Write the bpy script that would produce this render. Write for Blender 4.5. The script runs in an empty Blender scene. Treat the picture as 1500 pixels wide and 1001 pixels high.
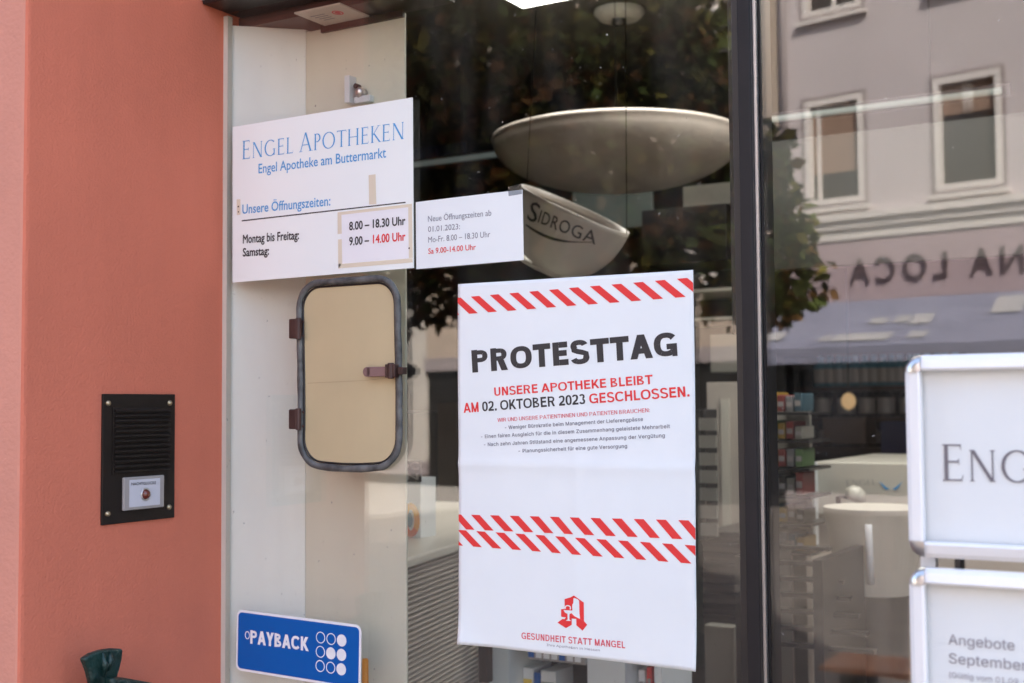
import bpy, bmesh, math, random
from mathutils import Vector, Matrix
random.seed(7)
R = math.radians
S = bpy.context.scene
COL = S.collection

# ------------------------------------------------------------------ camera
CF, YAW, PITCH, ROLL = 1841.7, 0.53465, 0.0504, -0.00724
CAM = Vector((1.18469, -1.24218, 1.59148))
_cy, _sy, _cp, _sp, _cr, _sr = (math.cos(YAW), math.sin(YAW), math.cos(PITCH), math.sin(PITCH), math.cos(ROLL), math.sin(ROLL))
_f0, _r0 = Vector((-_sy, _cy, 0)), Vector((_cy, _sy, 0))
FWD = _f0 * _cp + Vector((0, 0, _sp))
_u0 = Vector((0, 0, _cp)) - _f0 * _sp
RGT, UPV = _r0 * _cr + _u0 * _sr, _u0 * _cr - _r0 * _sr
cd = bpy.data.cameras.new('camera')
cam = bpy.data.objects.new('camera', cd)
COL.objects.link(cam)
cam.matrix_world = Matrix(((RGT.x, UPV.x, -FWD.x, CAM.x), (RGT.y, UPV.y, -FWD.y, CAM.y), (RGT.z, UPV.z, -FWD.z, CAM.z), (0, 0, 0, 1)))
cd.sensor_width = 36
cd.lens = CF * 36 / 1500
cd.clip_start, cd.clip_end = 0.05, 400
cd.dof.use_dof = True
cd.dof.focus_distance = 1.43
cd.dof.aperture_fstop = 8.0
S.camera = cam

def at(u, v, axis, val):
    """the point of the plane axis = val that stands at photo position u, v (1500 x 1001)"""
    d = FWD + RGT * ((u - 750) / CF) - UPV * ((v - 500.5) / CF)
    i = 'xyz'.index(axis)
    return CAM + d * ((val - CAM[i]) / d[i])

# ------------------------------------------------------------------ world, sun, exposure
SUN_EL, SUN_AZ = R(46), R(34)            # azimuth from +y towards +x: the sun stands behind the pharmacy
w = bpy.data.worlds.new('World')
S.world = w
w.use_nodes = True
nt = w.node_tree
sky = nt.nodes.new('ShaderNodeTexSky')
sky.sky_type = 'NISHITA'
sky.sun_disc = False
sky.sun_elevation = SUN_EL
sky.sun_rotation = SUN_AZ
sky.dust_density = 4.0
sky.ozone_density = 0.6
nt.links.new(sky.outputs[0], nt.nodes['Background'].inputs[0])
nt.nodes['Background'].inputs[1].default_value = 0.15
sd = bpy.data.lights.new('sun', 'SUN')
sd.energy = 3.8
sd.angle = R(0.5)
sd.color = (1.0, 0.95, 0.87)
sun = bpy.data.objects.new('sun', sd)
COL.objects.link(sun)
sdir = Vector((math.sin(SUN_AZ) * math.cos(SUN_EL), math.cos(SUN_AZ) * math.cos(SUN_EL), math.sin(SUN_EL)))
sun.rotation_euler = sdir.to_track_quat('Z', 'Y').to_euler()
sun.location = (0, 0, 30)
S.view_settings.view_transform = 'Standard'
S.view_settings.look = 'None'
S.view_settings.gamma = 1
S.view_settings.exposure = 2.5
S.render.engine = 'CYCLES'
S.cycles.use_denoising = True
S.cycles.max_bounces = 10
S.cycles.diffuse_bounces = 5
S.cycles.glossy_bounces = 5
S.cycles.transparent_max_bounces = 24
S.cycles.caustics_reflective = False
S.cycles.caustics_refractive = False
S.cycles.sample_clamp_indirect = 8

# ------------------------------------------------------------------ materials
def lin(r, g, b):
    f = lambda c: (c / 255 / 12.92) if c / 255 <= 0.04045 else ((c / 255 + 0.055) / 1.055) ** 2.4
    return (f(r), f(g), f(b))

def mat(name, col, rough=0.6, metal=0.0, spec=0.5, vary=0.0, vscale=6.0, bump=0.0, bscale=80.0, bdist=0.002, emit=None, coat=0.0, stretch=None, streak=0.0):
    m = bpy.data.materials.new(name)
    m.use_nodes = True
    n, l = m.node_tree.nodes, m.node_tree.links
    p = n['Principled BSDF']
    p.inputs['Base Color'].default_value = (*col, 1)
    p.inputs['Roughness'].default_value = rough
    p.inputs['Metallic'].default_value = metal
    p.inputs['Specular IOR Level'].default_value = spec
    p.inputs['Coat Weight'].default_value = coat
    if emit:
        p.inputs['Emission Color'].default_value = (*col, 1)
        p.inputs['Emission Strength'].default_value = emit
    tc = n.new('ShaderNodeTexCoord')
    src = tc.outputs['Object']
    if stretch:
        mp = n.new('ShaderNodeMapping')
        mp.inputs['Scale'].default_value = stretch
        l.new(src, mp.inputs[0])
        src = mp.outputs[0]
    if vary:
        t = n.new('ShaderNodeTexNoise')
        t.inputs['Scale'].default_value = vscale
        t.inputs['Detail'].default_value = 6
        l.new(src, t.inputs['Vector'])
        rp = n.new('ShaderNodeMapRange')
        rp.inputs['From Min'].default_value = 0.3
        rp.inputs['From Max'].default_value = 0.7
        rp.inputs['To Min'].default_value = 1 - vary
        rp.inputs['To Max'].default_value = 1 + vary
        l.new(t.outputs['Fac'], rp.inputs['Value'])
        mx = n.new('ShaderNodeVectorMath')
        mx.operation = 'SCALE'
        mx.inputs[0].default_value = col
        l.new(rp.outputs[0], mx.inputs['Scale'])
        l.new(mx.outputs[0], p.inputs['Base Color'])
        if streak:
            ms = n.new('ShaderNodeMapping'); ms.inputs['Scale'].default_value = (7, 7, .8)
            l.new(tc.outputs['Object'], ms.inputs[0])
            t3 = n.new('ShaderNodeTexNoise'); t3.inputs['Scale'].default_value = 2.2; t3.inputs['Detail'].default_value = 8; t3.inputs['Roughness'].default_value = .65
            l.new(ms.outputs[0], t3.inputs['Vector'])
            r3 = n.new('ShaderNodeMapRange'); r3.inputs['From Min'].default_value = .3; r3.inputs['From Max'].default_value = .7
            r3.inputs['To Min'].default_value = 1 - streak; r3.inputs['To Max'].default_value = 1 + streak
            l.new(t3.outputs['Fac'], r3.inputs['Value'])
            mm = n.new('ShaderNodeMath'); mm.operation = 'MULTIPLY'
            l.new(rp.outputs[0], mm.inputs[0]); l.new(r3.outputs[0], mm.inputs[1]); l.new(mm.outputs[0], mx.inputs['Scale'])
    if bump:
        t2 = n.new('ShaderNodeTexNoise')
        t2.inputs['Scale'].default_value = bscale
        t2.inputs['Detail'].default_value = 5
        l.new(src, t2.inputs['Vector'])
        b = n.new('ShaderNodeBump')
        b.inputs['Strength'].default_value = bump
        b.inputs['Distance'].default_value = bdist
        l.new(t2.outputs['Fac'], b.inputs['Height'])
        l.new(b.outputs[0], p.inputs['Normal'])
    return m

def glass(name, tint, r0, rough=0.0, dirt=0.0):
    """thin pane: straight transmission plus a mirror share that grows towards grazing, and a little dust"""
    m = bpy.data.materials.new(name)
    m.use_nodes = True
    n, l = m.node_tree.nodes, m.node_tree.links
    n.remove(n['Principled BSDF'])
    out = n['Material Output']
    tr = n.new('ShaderNodeBsdfTransparent')
    tr.inputs[0].default_value = (*tint, 1)
    gl = n.new('ShaderNodeBsdfGlossy')
    gl.inputs['Roughness'].default_value = rough
    lw = n.new('ShaderNodeLayerWeight')
    lw.inputs['Blend'].default_value = 0.5
    pw = n.new('ShaderNodeMath'); pw.operation = 'POWER'; pw.inputs[1].default_value = 5
    l.new(lw.outputs['Facing'], pw.inputs[0])
    ma = n.new('ShaderNodeMath'); ma.operation = 'MULTIPLY_ADD'
    ma.inputs[1].default_value = 1 - r0
    ma.inputs[2].default_value = r0
    l.new(pw.outputs[0], ma.inputs[0])
    mx = n.new('ShaderNodeMixShader')
    l.new(ma.outputs[0], mx.inputs[0])
    l.new(tr.outputs[0], mx.inputs[1])
    l.new(gl.outputs[0], mx.inputs[2])
    last = mx
    if dirt:
        tc = n.new('ShaderNodeTexCoord')
        fine = n.new('ShaderNodeTexNoise'); fine.inputs['Scale'].default_value = 160; fine.inputs['Detail'].default_value = 2
        big = n.new('ShaderNodeTexNoise'); big.inputs['Scale'].default_value = 5; big.inputs['Detail'].default_value = 4
        mp = n.new('ShaderNodeMapping'); mp.inputs['Scale'].default_value = (3, 1, 1); mp.inputs['Rotation'].default_value = (0, R(12), 0)
        l.new(tc.outputs['Object'], fine.inputs['Vector'])
        l.new(tc.outputs['Object'], mp.inputs[0]); l.new(mp.outputs[0], big.inputs['Vector'])
        r1 = n.new('ShaderNodeMapRange'); r1.inputs['From Min'].default_value = 0.72; r1.inputs['From Max'].default_value = 0.80; r1.inputs['To Max'].default_value = 0.5
        l.new(fine.outputs['Fac'], r1.inputs['Value'])
        r2 = n.new('ShaderNodeMapRange'); r2.inputs['From Min'].default_value = 0.45; r2.inputs['From Max'].default_value = 0.75; r2.inputs['To Max'].default_value = dirt
        l.new(big.outputs['Fac'], r2.inputs['Value'])
        ad = n.new('ShaderNodeMath'); ad.operation = 'ADD'
        l.new(r1.outputs[0], ad.inputs[0]); l.new(r2.outputs[0], ad.inputs[1])
        df = n.new('ShaderNodeBsdfDiffuse'); df.inputs[0].default_value = (.7, .7, .68, 1)
        m2 = n.new('ShaderNodeMixShader')
        l.new(ad.outputs[0], m2.inputs[0]); l.new(mx.outputs[0], m2.inputs[1]); l.new(df.outputs[0], m2.inputs[2])
        last = m2
    l.new(last.outputs[0], out.inputs[0])
    return m

M = {}
M['stucco_lit'] = mat('red_stucco_lit_front', (.59, .255, .185), .85, spec=.25, vary=.05, vscale=9, bump=.40, bscale=190, bdist=.0026)  # the red render again, made paler for the brighter light on the front
M['stucco'] = mat('red_stucco', (.62, .185, .115), .85, spec=.25, vary=.05, vscale=5, streak=.04, bump=.55, bscale=300, bdist=.0022)
M['cream'] = mat('cream_paint', (.85, .86, .80), .45, vary=.02, vscale=12, streak=.03, bump=.08, bscale=60, bdist=.0008)
M['board'] = mat('beige_board', (.69, .69, .57), .5, vary=.025, vscale=14, streak=.03, bump=.08, bscale=90, bdist=.0006)
M['black'] = mat('black_metal', (.014, .013, .014), .38, vary=.2, vscale=30)
M['graphite'] = mat('graphite_metal', (.013, .012, .014), .5, .1, spec=.3, vary=.15, vscale=25)
M['silver'] = mat('silver_strip', (.55, .55, .55), .35, .9)
M['brown'] = mat('dark_brown_wood', (.035, .018, .014), .5, vary=.2, vscale=20)
M['glass'] = glass('shop_glass', (.985, .985, .975), .06, dirt=.018)
M['hatchpanel'] = mat('buff_panel', (.53, .44, .265), .4, vary=.03, vscale=14, streak=.02, bump=.06, bscale=60, bdist=.0006)
M['tan'] = mat('tan_scratch', (.38, .28, .17), .6)
M['paper'] = mat('white_paper', (.78, .84, .86), .55, spec=.3, vary=.01, vscale=20)
M['sign'] = mat('white_sign_plastic', (.84, .90, .89), .4, spec=.4)
M['white'] = mat('white_print', (.82, .84, .87), .5)
M['red'] = mat('red_print', (.74, .028, .03), .5)
M['ink'] = mat('dark_print', (.022, .022, .026), .5)
M['greyink'] = mat('grey_print', (.20, .21, .26), .5)
M['redink'] = mat('pale_red_print', (.68, .09, .12), .5)
M['blueink'] = mat('blue_print', (.075, .34, .68), .5)
M['blue'] = mat('blue_sticker', (.002, .105, .42), .4, spec=.25)
M['tape'] = mat('old_tape', (.72, .66, .52), .35)
M['rubber'] = mat('grey_rubber', (.085, .09, .09), .55, vary=.75, vscale=55, bump=.5, bscale=90, bdist=.001)
M['rust'] = mat('brown_hinge_metal', (.055, .026, .022), .5, .2, vary=.25, vscale=60)
M['latch'] = mat('mauve_latch', (.20, .115, .115), .35, .1, vary=.15, vscale=60)
M['intercom'] = mat('black_brown_plate', (.014, .010, .008), .5, .1, spec=.3, vary=.2, vscale=30)
M['brass'] = mat('brass_screw', (.42, .36, .24), .35, .9)
M['button'] = mat('dark_red_button', (.12, .018, .008), .15, coat=.6)
M['frost'] = mat('grey_plastic_rim', (.34, .32, .31), .3)
M['green'] = mat('dark_green_cast', (.006, .030, .026), .34, .1, vary=.6, vscale=38, bump=.9, bscale=60, bdist=.006)
M['alu'] = mat('brushed_aluminium', (.78, .79, .80), .45, .12)
M['chrome'] = mat('chrome', (.62, .61, .60), .28, .9)
M['card'] = mat('white_card', (.69, .73, .74), .5, vary=.015, vscale=8)
M['greige'] = mat('greige_plastic', (.50, .45, .40), .4, vary=.06, vscale=9)
M['bowlmat'] = mat('alabaster_bowl', (.50, .44, .39), .32, vary=.10, vscale=7)
M['offwhite'] = mat('off_white_laminate', (.60, .57, .50), .35)
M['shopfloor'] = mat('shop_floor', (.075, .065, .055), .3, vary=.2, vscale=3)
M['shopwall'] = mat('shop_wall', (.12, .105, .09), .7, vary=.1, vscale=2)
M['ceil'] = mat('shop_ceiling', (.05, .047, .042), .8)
M['dark'] = mat('dark_furniture', (.02, .018, .018), .3)
M['navy'] = mat('navy_cloth', (.025, .04, .12), .7)
M['wood'] = mat('warm_wood', (.50, .23, .11), .4, vary=.15, vscale=5, stretch=(1, 8, 1))
M['walnut'] = mat('walnut', (.13, .085, .06), .5, vary=.2, vscale=6)
M['fascia'] = mat('fascia_grey', (.04, .042, .036), .5)
M['ashen'] = mat('ashen_plastic', (.26, .25, .22), .6)
M['cordblack'] = mat('black_cord', (.004, .004, .004), .95, spec=0)
M['panelgreen'] = mat('pale_green_panel', (.09, .11, .10), .4)
M['lamp'] = mat('lamp_diffuser', (1, .98, .93), .5, emit=1.9)
M['tube'] = mat('tube_light', (.22, .26, .25), .5, emit=.05)
M['warm'] = mat('warm_bulb', (.8, .52, .26), .5, emit=.10)
M['orange'] = mat('orange_print', (.85, .30, .02), .45)
M['yellow'] = mat('yellow_print', (.80, .55, .04), .45)
M['teal'] = mat('teal_print', (.08, .22, .30), .45)
M['leafy'] = mat('green_print', (.10, .18, .07), .6)
# street
M['pave'] = mat('paving', (.13, .11, .095), .8, vary=.2, vscale=3, bump=.3, bscale=20, bdist=.006)
M['facade'] = mat('pale_facade', (.58, .52, .53), .8, vary=.05, vscale=.8, bump=.15, bscale=30, bdist=.004)
M['pale'] = mat('pale_render', (.62, .57, .51), .85, vary=.03, vscale=.6)
M['facadelow'] = mat('mauve_facade', (.44, .345, .37), .8, vary=.06, vscale=1)
M['facadebeige'] = mat('beige_facade', (.52, .42, .34), .8, vary=.06, vscale=.8)
M['trim'] = mat('white_trim', (.74, .69, .66), .6)
M['shade'] = mat('grey_trim', (.36, .31, .31), .7)
M['winglass'] = mat('dark_window_glass', (.05, .04, .035), .08, spec=.4)
M['curtain'] = mat('brown_blind', (.30, .20, .15), .8)
M['awning'] = mat('blue_grey_cloth', (.235, .24, .32), .9, vary=.08, vscale=2)
M['shopfront'] = mat('dark_shopfront', (.02, .018, .017), .25)
M['letter'] = mat('dark_letters', (.10, .07, .08), .5)
M['bark'] = mat('bark', (.07, .05, .035), .9, vary=.3, vscale=12, bump=.6, bscale=30, bdist=.02)
M['roof'] = mat('roof_tiles', (.20, .08, .05), .8, vary=.2, vscale=4)

# ------------------------------------------------------------------ mesh helpers
class MB:
    def __init__(s): s.v, s.f, s.m = [], [], []
    def add(s, vs, fs, mi=0):
        b = len(s.v)
        s.v += [Vector(p) for p in vs]
        s.f += [tuple(i + b for i in f) for f in fs]
        s.m += [mi] * len(fs)
        return s
    def box(s, x0, x1, y0, y1, z0, z1, mi=0, T=None):
        p = [Vector((x, y, z)) for z in (z0, z1) for y in (y0, y1) for x in (x0, x1)]
        if T: p = [T @ q for q in p]
        return s.add(p, [(0, 2, 3, 1), (4, 5, 7, 6), (0, 1, 5, 4), (2, 6, 7, 3), (0, 4, 6, 2), (1, 3, 7, 5)], mi)
    def prism(s, poly, fn, d0, d1, mi=0):
        """polygon (a, b) pushed through fn(a, b, depth) at two depths"""
        n = len(poly)
        vs = [fn(a, b, d0) for a, b in poly] + [fn(a, b, d1) for a, b in poly]
        fs = [tuple(range(n)), tuple(range(2 * n - 1, n - 1, -1))] + [(i, n + i, n + (i + 1) % n, (i + 1) % n) for i in range(n)]
        return s.add(vs, fs, mi)
    def tube(s, pts, r, seg=10, closed=False, mi=0, rr=None):
        pts = [Vector(p) for p in pts]
        n = len(pts)
        rings = []
        for i, p in enumerate(pts):
            a = pts[(i - 1) % n] if (closed or i) else p
            b = pts[(i + 1) % n] if (closed or i < n - 1) else p
            t = (b - a).normalized()
            up = Vector((0, 1, 0)) if abs(t.y) < .9 else Vector((1, 0, 0))
            e1 = t.cross(up).normalized(); e2 = t.cross(e1)
            ri = rr[i] if rr else r
            rx, ry = ri if isinstance(ri, tuple) else (ri, ri)
            rings.append([p + e1 * (math.cos(k * 2 * math.pi / seg) * rx) + e2 * (math.sin(k * 2 * math.pi / seg) * ry) for k in range(seg)])
        vs = [q for r_ in rings for q in r_]
        fs = []
        for i in range(n if closed else n - 1):
            j = (i + 1) % n
            fs += [(i * seg + k, i * seg + (k + 1) % seg, j * seg + (k + 1) % seg, j * seg + k) for k in range(seg)]
        if not closed:
            fs += [tuple(range(seg - 1, -1, -1)), tuple((n - 1) * seg + k for k in range(seg))]
        return s.add(vs, fs, mi)
    def lathe(s, prof, c=(0, 0, 0), ax=(0, 0, 1), seg=40, mi=0):
        c, ax = Vector(c), Vector(ax).normalized()
        e1 = ax.orthogonal().normalized(); e2 = ax.cross(e1)
        n = len(prof)
        vs = []
        for r, h in prof:
            vs += [c + ax * h + e1 * (r * math.cos(k * 2 * math.pi / seg)) + e2 * (r * math.sin(k * 2 * math.pi / seg)) for k in range(seg)]
        fs = [(i * seg + k, i * seg + (k + 1) % seg, (i + 1) * seg + (k + 1) % seg, (i + 1) * seg + k) for i in range(n - 1) for k in range(seg)]
        return s.add(vs, fs, mi)
    def disc(s, c, r, fn, mi=0, d0=0, d1=.0003, seg=28, ry=None):
        ry = ry or r
        return s.prism([(c[0] + r * math.cos(k * 2 * math.pi / seg), c[1] + ry * math.sin(k * 2 * math.pi / seg)) for k in range(seg)], fn, d0, d1, mi)
    def arc(s, c, r, ry, w0, a0, a1, fn, mi=0, d0=0, d1=.0003, seg=24, w1=None):
        w1 = w0 if w1 is None else w1
        vs, fs = [], []
        for k in range(seg + 1):
            a = R(a0 + (a1 - a0) * k / seg)
            ca, sa = math.cos(a), math.sin(a)
            wd = w1 + (w0 - w1) * abs(ca)
            for q, d in ((1, d0), (-1, d0), (1, d1), (-1, d1)):
                vs.append(fn(c[0] + (r + q * wd / 2) * ca, c[1] + (ry + q * wd / 2) * sa, d))
        for k in range(seg):
            a, b = 4 * k, 4 * k + 4
            fs += [(a, a + 1, b + 1, b), (a + 2, b + 2, b + 3, a + 3), (a, b, b + 2, a + 2), (a + 1, a + 3, b + 3, b + 1)]
        return s.add(vs, fs, mi)
    def build(s, name, mats, parent=None, smooth=False, bev=0.0, segs=2, loc=None):
        me = bpy.data.meshes.new(name)
        org = Vector(loc) if loc else (Vector(parent['org']) if parent and 'org' in parent else Vector((0, 0, 0)))
        me.from_pydata([p - org for p in s.v], [], s.f)
        for m in (mats if isinstance(mats, list) else [mats]): me.materials.append(m)
        me.polygons.foreach_set('material_index', s.m)
        if smooth: me.polygons.foreach_set('use_smooth', [True] * len(me.polygons))
        bm = bmesh.new(); bm.from_mesh(me); bmesh.ops.recalc_face_normals(bm, faces=bm.faces); bm.to_mesh(me); bm.free()
        me.update()
        o = bpy.data.objects.new(name, me)
        COL.objects.link(o)
        if parent: o.parent = parent
        if bev:
            b = o.modifiers.new('bevel', 'BEVEL'); b.width = bev; b.segments = segs; b.limit_method = 'ANGLE'; b.angle_limit = R(40)
            if smooth is False:
                me.polygons.foreach_set('use_smooth', [False] * len(me.polygons))
        if loc and not parent: o.location = org
        if parent and 'org' in parent: o['org'] = list(org)
        return o

def tag(o, label=None, cat=None, group=None, kind=None):
    for k, v in (('label', label), ('category', cat), ('group', group), ('kind', kind)):
        if v: o[k] = v
    return o

def thing(name, label, cat, loc=(0, 0, 0), group=None):
    """an Empty at the thing's base; children give their points in world space"""
    o = bpy.data.objects.new(name, None)
    COL.objects.link(o)
    o.location = loc
    o.empty_display_size = .1
    o['org'] = list(loc)
    return tag(o, label, cat, group)

def frame_thing(name, label, cat, loc, rz, group=None):
    """an Empty with a frame of its own; children give local points"""
    o = bpy.data.objects.new(name, None)
    COL.objects.link(o)
    o.location = loc
    o.rotation_euler = (0, 0, rz)
    return tag(o, label, cat, group)

# ------------------------------------------------------------------ lettering
FONTS = {}
def font(name):
    if name not in FONTS:
        try:
            import os
            FONTS[name] = bpy.data.fonts.load(os.path.join(bpy.utils.resource_path('LOCAL'), 'datafiles', 'fonts', name))
        except Exception:
            FONTS[name] = None
    return FONTS[name]

def glyphs(s, fnt=None, off=0.0, space=1.0, res=3):
    c = bpy.data.curves.new('text', 'FONT')
    c.body = s
    c.size = 1
    c.space_character = space
    c.resolution_u = res
    f = font(fnt) if fnt else None
    if f: c.font = f
    o = bpy.data.objects.new('text', c)
    COL.objects.link(o)
    dg = bpy.context.evaluated_depsgraph_get()
    dg.update()
    me = bpy.data.meshes.new_from_object(o.evaluated_get(dg))
    vs = [(v.co.x, v.co.y) for v in me.vertices]
    fs = [tuple(p.vertices) for p in me.polygons]
    bpy.data.objects.remove(o); bpy.data.curves.remove(c); bpy.data.meshes.remove(me)
    par = list(range(len(vs)))
    def find(a):
        while par[a] != a:
            par[a] = par[par[a]]; a = par[a]
        return a
    for f_ in fs:
        for b in f_[1:]:
            ra, rb = find(f_[0]), find(b)
            if ra != rb: par[ra] = rb
    roots = {}
    isl = [roots.setdefault(find(i), len(roots)) for i in range(len(vs))]
    return vs, fs, isl

def put(mb, s, fn, p0, p1, h, mi=0, fnt=None, off=0.0, space=1.0, capref=None, d=.0003, nb=8):
    """a line of writing whose baseline runs from p0 to p1 (sheet units) and whose capitals are h tall"""
    vs, fs, isl = glyphs(s, fnt, 0, space)
    xs = [v[0] for v in vs]
    x0, x1 = min(xs), max(xs)
    cv, _, _ = glyphs(capref or 'H', fnt)
    y0, y1 = min(v[1] for v in cv), max(v[1] for v in cv)
    a = Vector((p1[0] - p0[0], p1[1] - p0[1])); L = a.length; a /= L
    nrm = Vector((a.y, -a.x)) if SHEET_DOWN else Vector((-a.y, a.x))
    # heavier weights are overprinted: copies of the line pushed out by the weight, each a hair above the last
    e = off * .7 if off > .002 else 0
    wdt, hgt = x1 - x0, y1 - y0
    sx, sy2 = L / (wdt + 2 * e), h / (hgt + 2 * e)
    moves = [(0, 0)] + ([(e * math.cos(2 * math.pi * j / nb), e * math.sin(2 * math.pi * j / nb)) for j in range(nb)] if e else [])
    for j, (mx_, my_) in enumerate(moves):
        out = []
        for (x, y), k in zip(vs, isl):
            q = Vector(p0) + a * ((x - x0 + e + mx_) * sx) + nrm * ((y - y0 + e + my_) * sy2)
            out.append(fn(q.x, q.y, d + (k % 2) * .000006 + (k % 3) * .000003 + j * .000013))
        mb.add(out, fs, mi)
SHEET_DOWN = True

def roman(ch):
    """capital letters in a light inscriptional style: list of polygons, advance width"""
    P, T, t = [], .105, .045
    bar = lambda x0, x1, y0, y1: P.append([(x0, y0), (x1, y0), (x1, y1), (x0, y1)])
    def stem(x, w=T, y0=0, y1=1, s=.07):
        bar(x - w / 2, x + w / 2, y0, y1)
        for y, q in ((0, 1), (1, -1)):
            if (y == 0 and y0 == 0) or (y == 1 and y1 == 1):
                P.append([(x - w / 2 - s, y), (x + w / 2 + s, y), (x + w / 2, y + q * .05), (x - w / 2, y + q * .05)])
    def diag(x0, y0, x1, y1, wd):
        P.append([(x0 - wd / 2, y0), (x0 + wd / 2, y0), (x1 + wd / 2, y1), (x1 - wd / 2, y1)])
    def curve(cx, cy, rx, ry, a0, a1):
        n = 22
        for k in range(n):
            a, b = R(a0 + (a1 - a0) * k / n), R(a0 + (a1 - a0) * (k + 1) / n)
            q = []
            for ang, rad in ((a, 1), (b, 1), (b, -1), (a, -1)):
                wd = t + (T + .01 - t) * abs(math.cos(ang)) ** 1.3
                q.append((cx + (rx + rad * wd / 2) * math.cos(ang), cy + (ry + rad * wd / 2) * math.sin(ang)))
            P.append(q)
    def flag(x, y, dy, lean=.02):
        P.append([(x - .035, y), (x, y), (x + lean, y + dy), (x + lean - .012, y + dy)])
    if ch == 'E':
        stem(.14); bar(.14, .56, .955, 1); bar(.14, .5, .50, .545); bar(.14, .58, 0, .045)
        flag(.56, 1, -.16, .0); flag(.5, .6, -.16, 0); flag(.58, 0, .17, .03); return P, .66
    if ch == 'L':
        stem(.14); bar(.14, .56, 0, .045); flag(.56, 0, .17, .03); return P, .62
    if ch == 'N':
        stem(.13, .05); stem(.80, .05, 0, 1); diag(.15, 1, .78, 0, .13); return P, .96
    if ch == 'G':
        curve(.52, .5, .44, .49, 48, 318); stem(.84, .09, .04, .42, .05); bar(.72, .93, .40, .435); flag(.83, .86, .1, .01); return P, 1.0
    if ch == 'O':
        curve(.52, .5, .45, .49, 0, 360); return P, 1.06
    if ch == 'A':
        diag(.08, 0, .42, 1, .055); diag(.78, 0, .42, 1, .115); bar(.20, .66, .33, .37)
        bar(-.02, .20, 0, .025); bar(.64, .92, 0, .025); return P, .90
    if ch == 'P':
        stem(.14); curve(.26, .74, .24, .24, -90, 90); bar(.14, .26, .955, 1); bar(.14, .26, .48, .52); return P, .60
    if ch == 'T':
        stem(.38); bar(.02, .74, .955, 1); flag(.06, 1, -.15, -.02); flag(.74, 1, -.15, .02); return P, .76
    if ch == 'H':
        stem(.14); stem(.78); bar(.14, .78, .49, .53); return P, .94
    if ch == 'K':
        stem(.14); diag(.18, .45, .62, 1, .05); diag(.72, 0, .26, .55, .12); bar(.52, .74, .975, 1); bar(.60, .84, 0, .025); return P, .78
    return P, .34

def put_roman(mb, words, fn, p0, p1, hbig, hsmall, mi=0, gap=.09, d=.0003):
    items, x = [], 0
    for wd in words.split(' '):
        for k, ch in enumerate(wd):
            polys, adv = roman(ch)
            sc = 1 if k == 0 else hsmall / hbig
            items.append((polys, x, sc)); x += (adv + gap) * sc
        x += .34
    tot = x - .34 - gap
    a = Vector((p1[0] - p0[0], p1[1] - p0[1])); L = a.length; a /= L
    nrm = Vector((a.y, -a.x)) if SHEET_DOWN else Vector((-a.y, a.x))
    k = 0
    for polys, x0, sc in items:
        for poly in polys:
            out = []
            for px, py in poly:
                q = Vector(p0) + a * ((x0 + px * sc) / tot * L) + nrm * (py * sc * hbig)
                out.append(fn(q.x, q.y, d + (k % 7) * .00002))
            mb.add(out, [tuple(range(len(out)))], mi)
            k += 1

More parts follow.
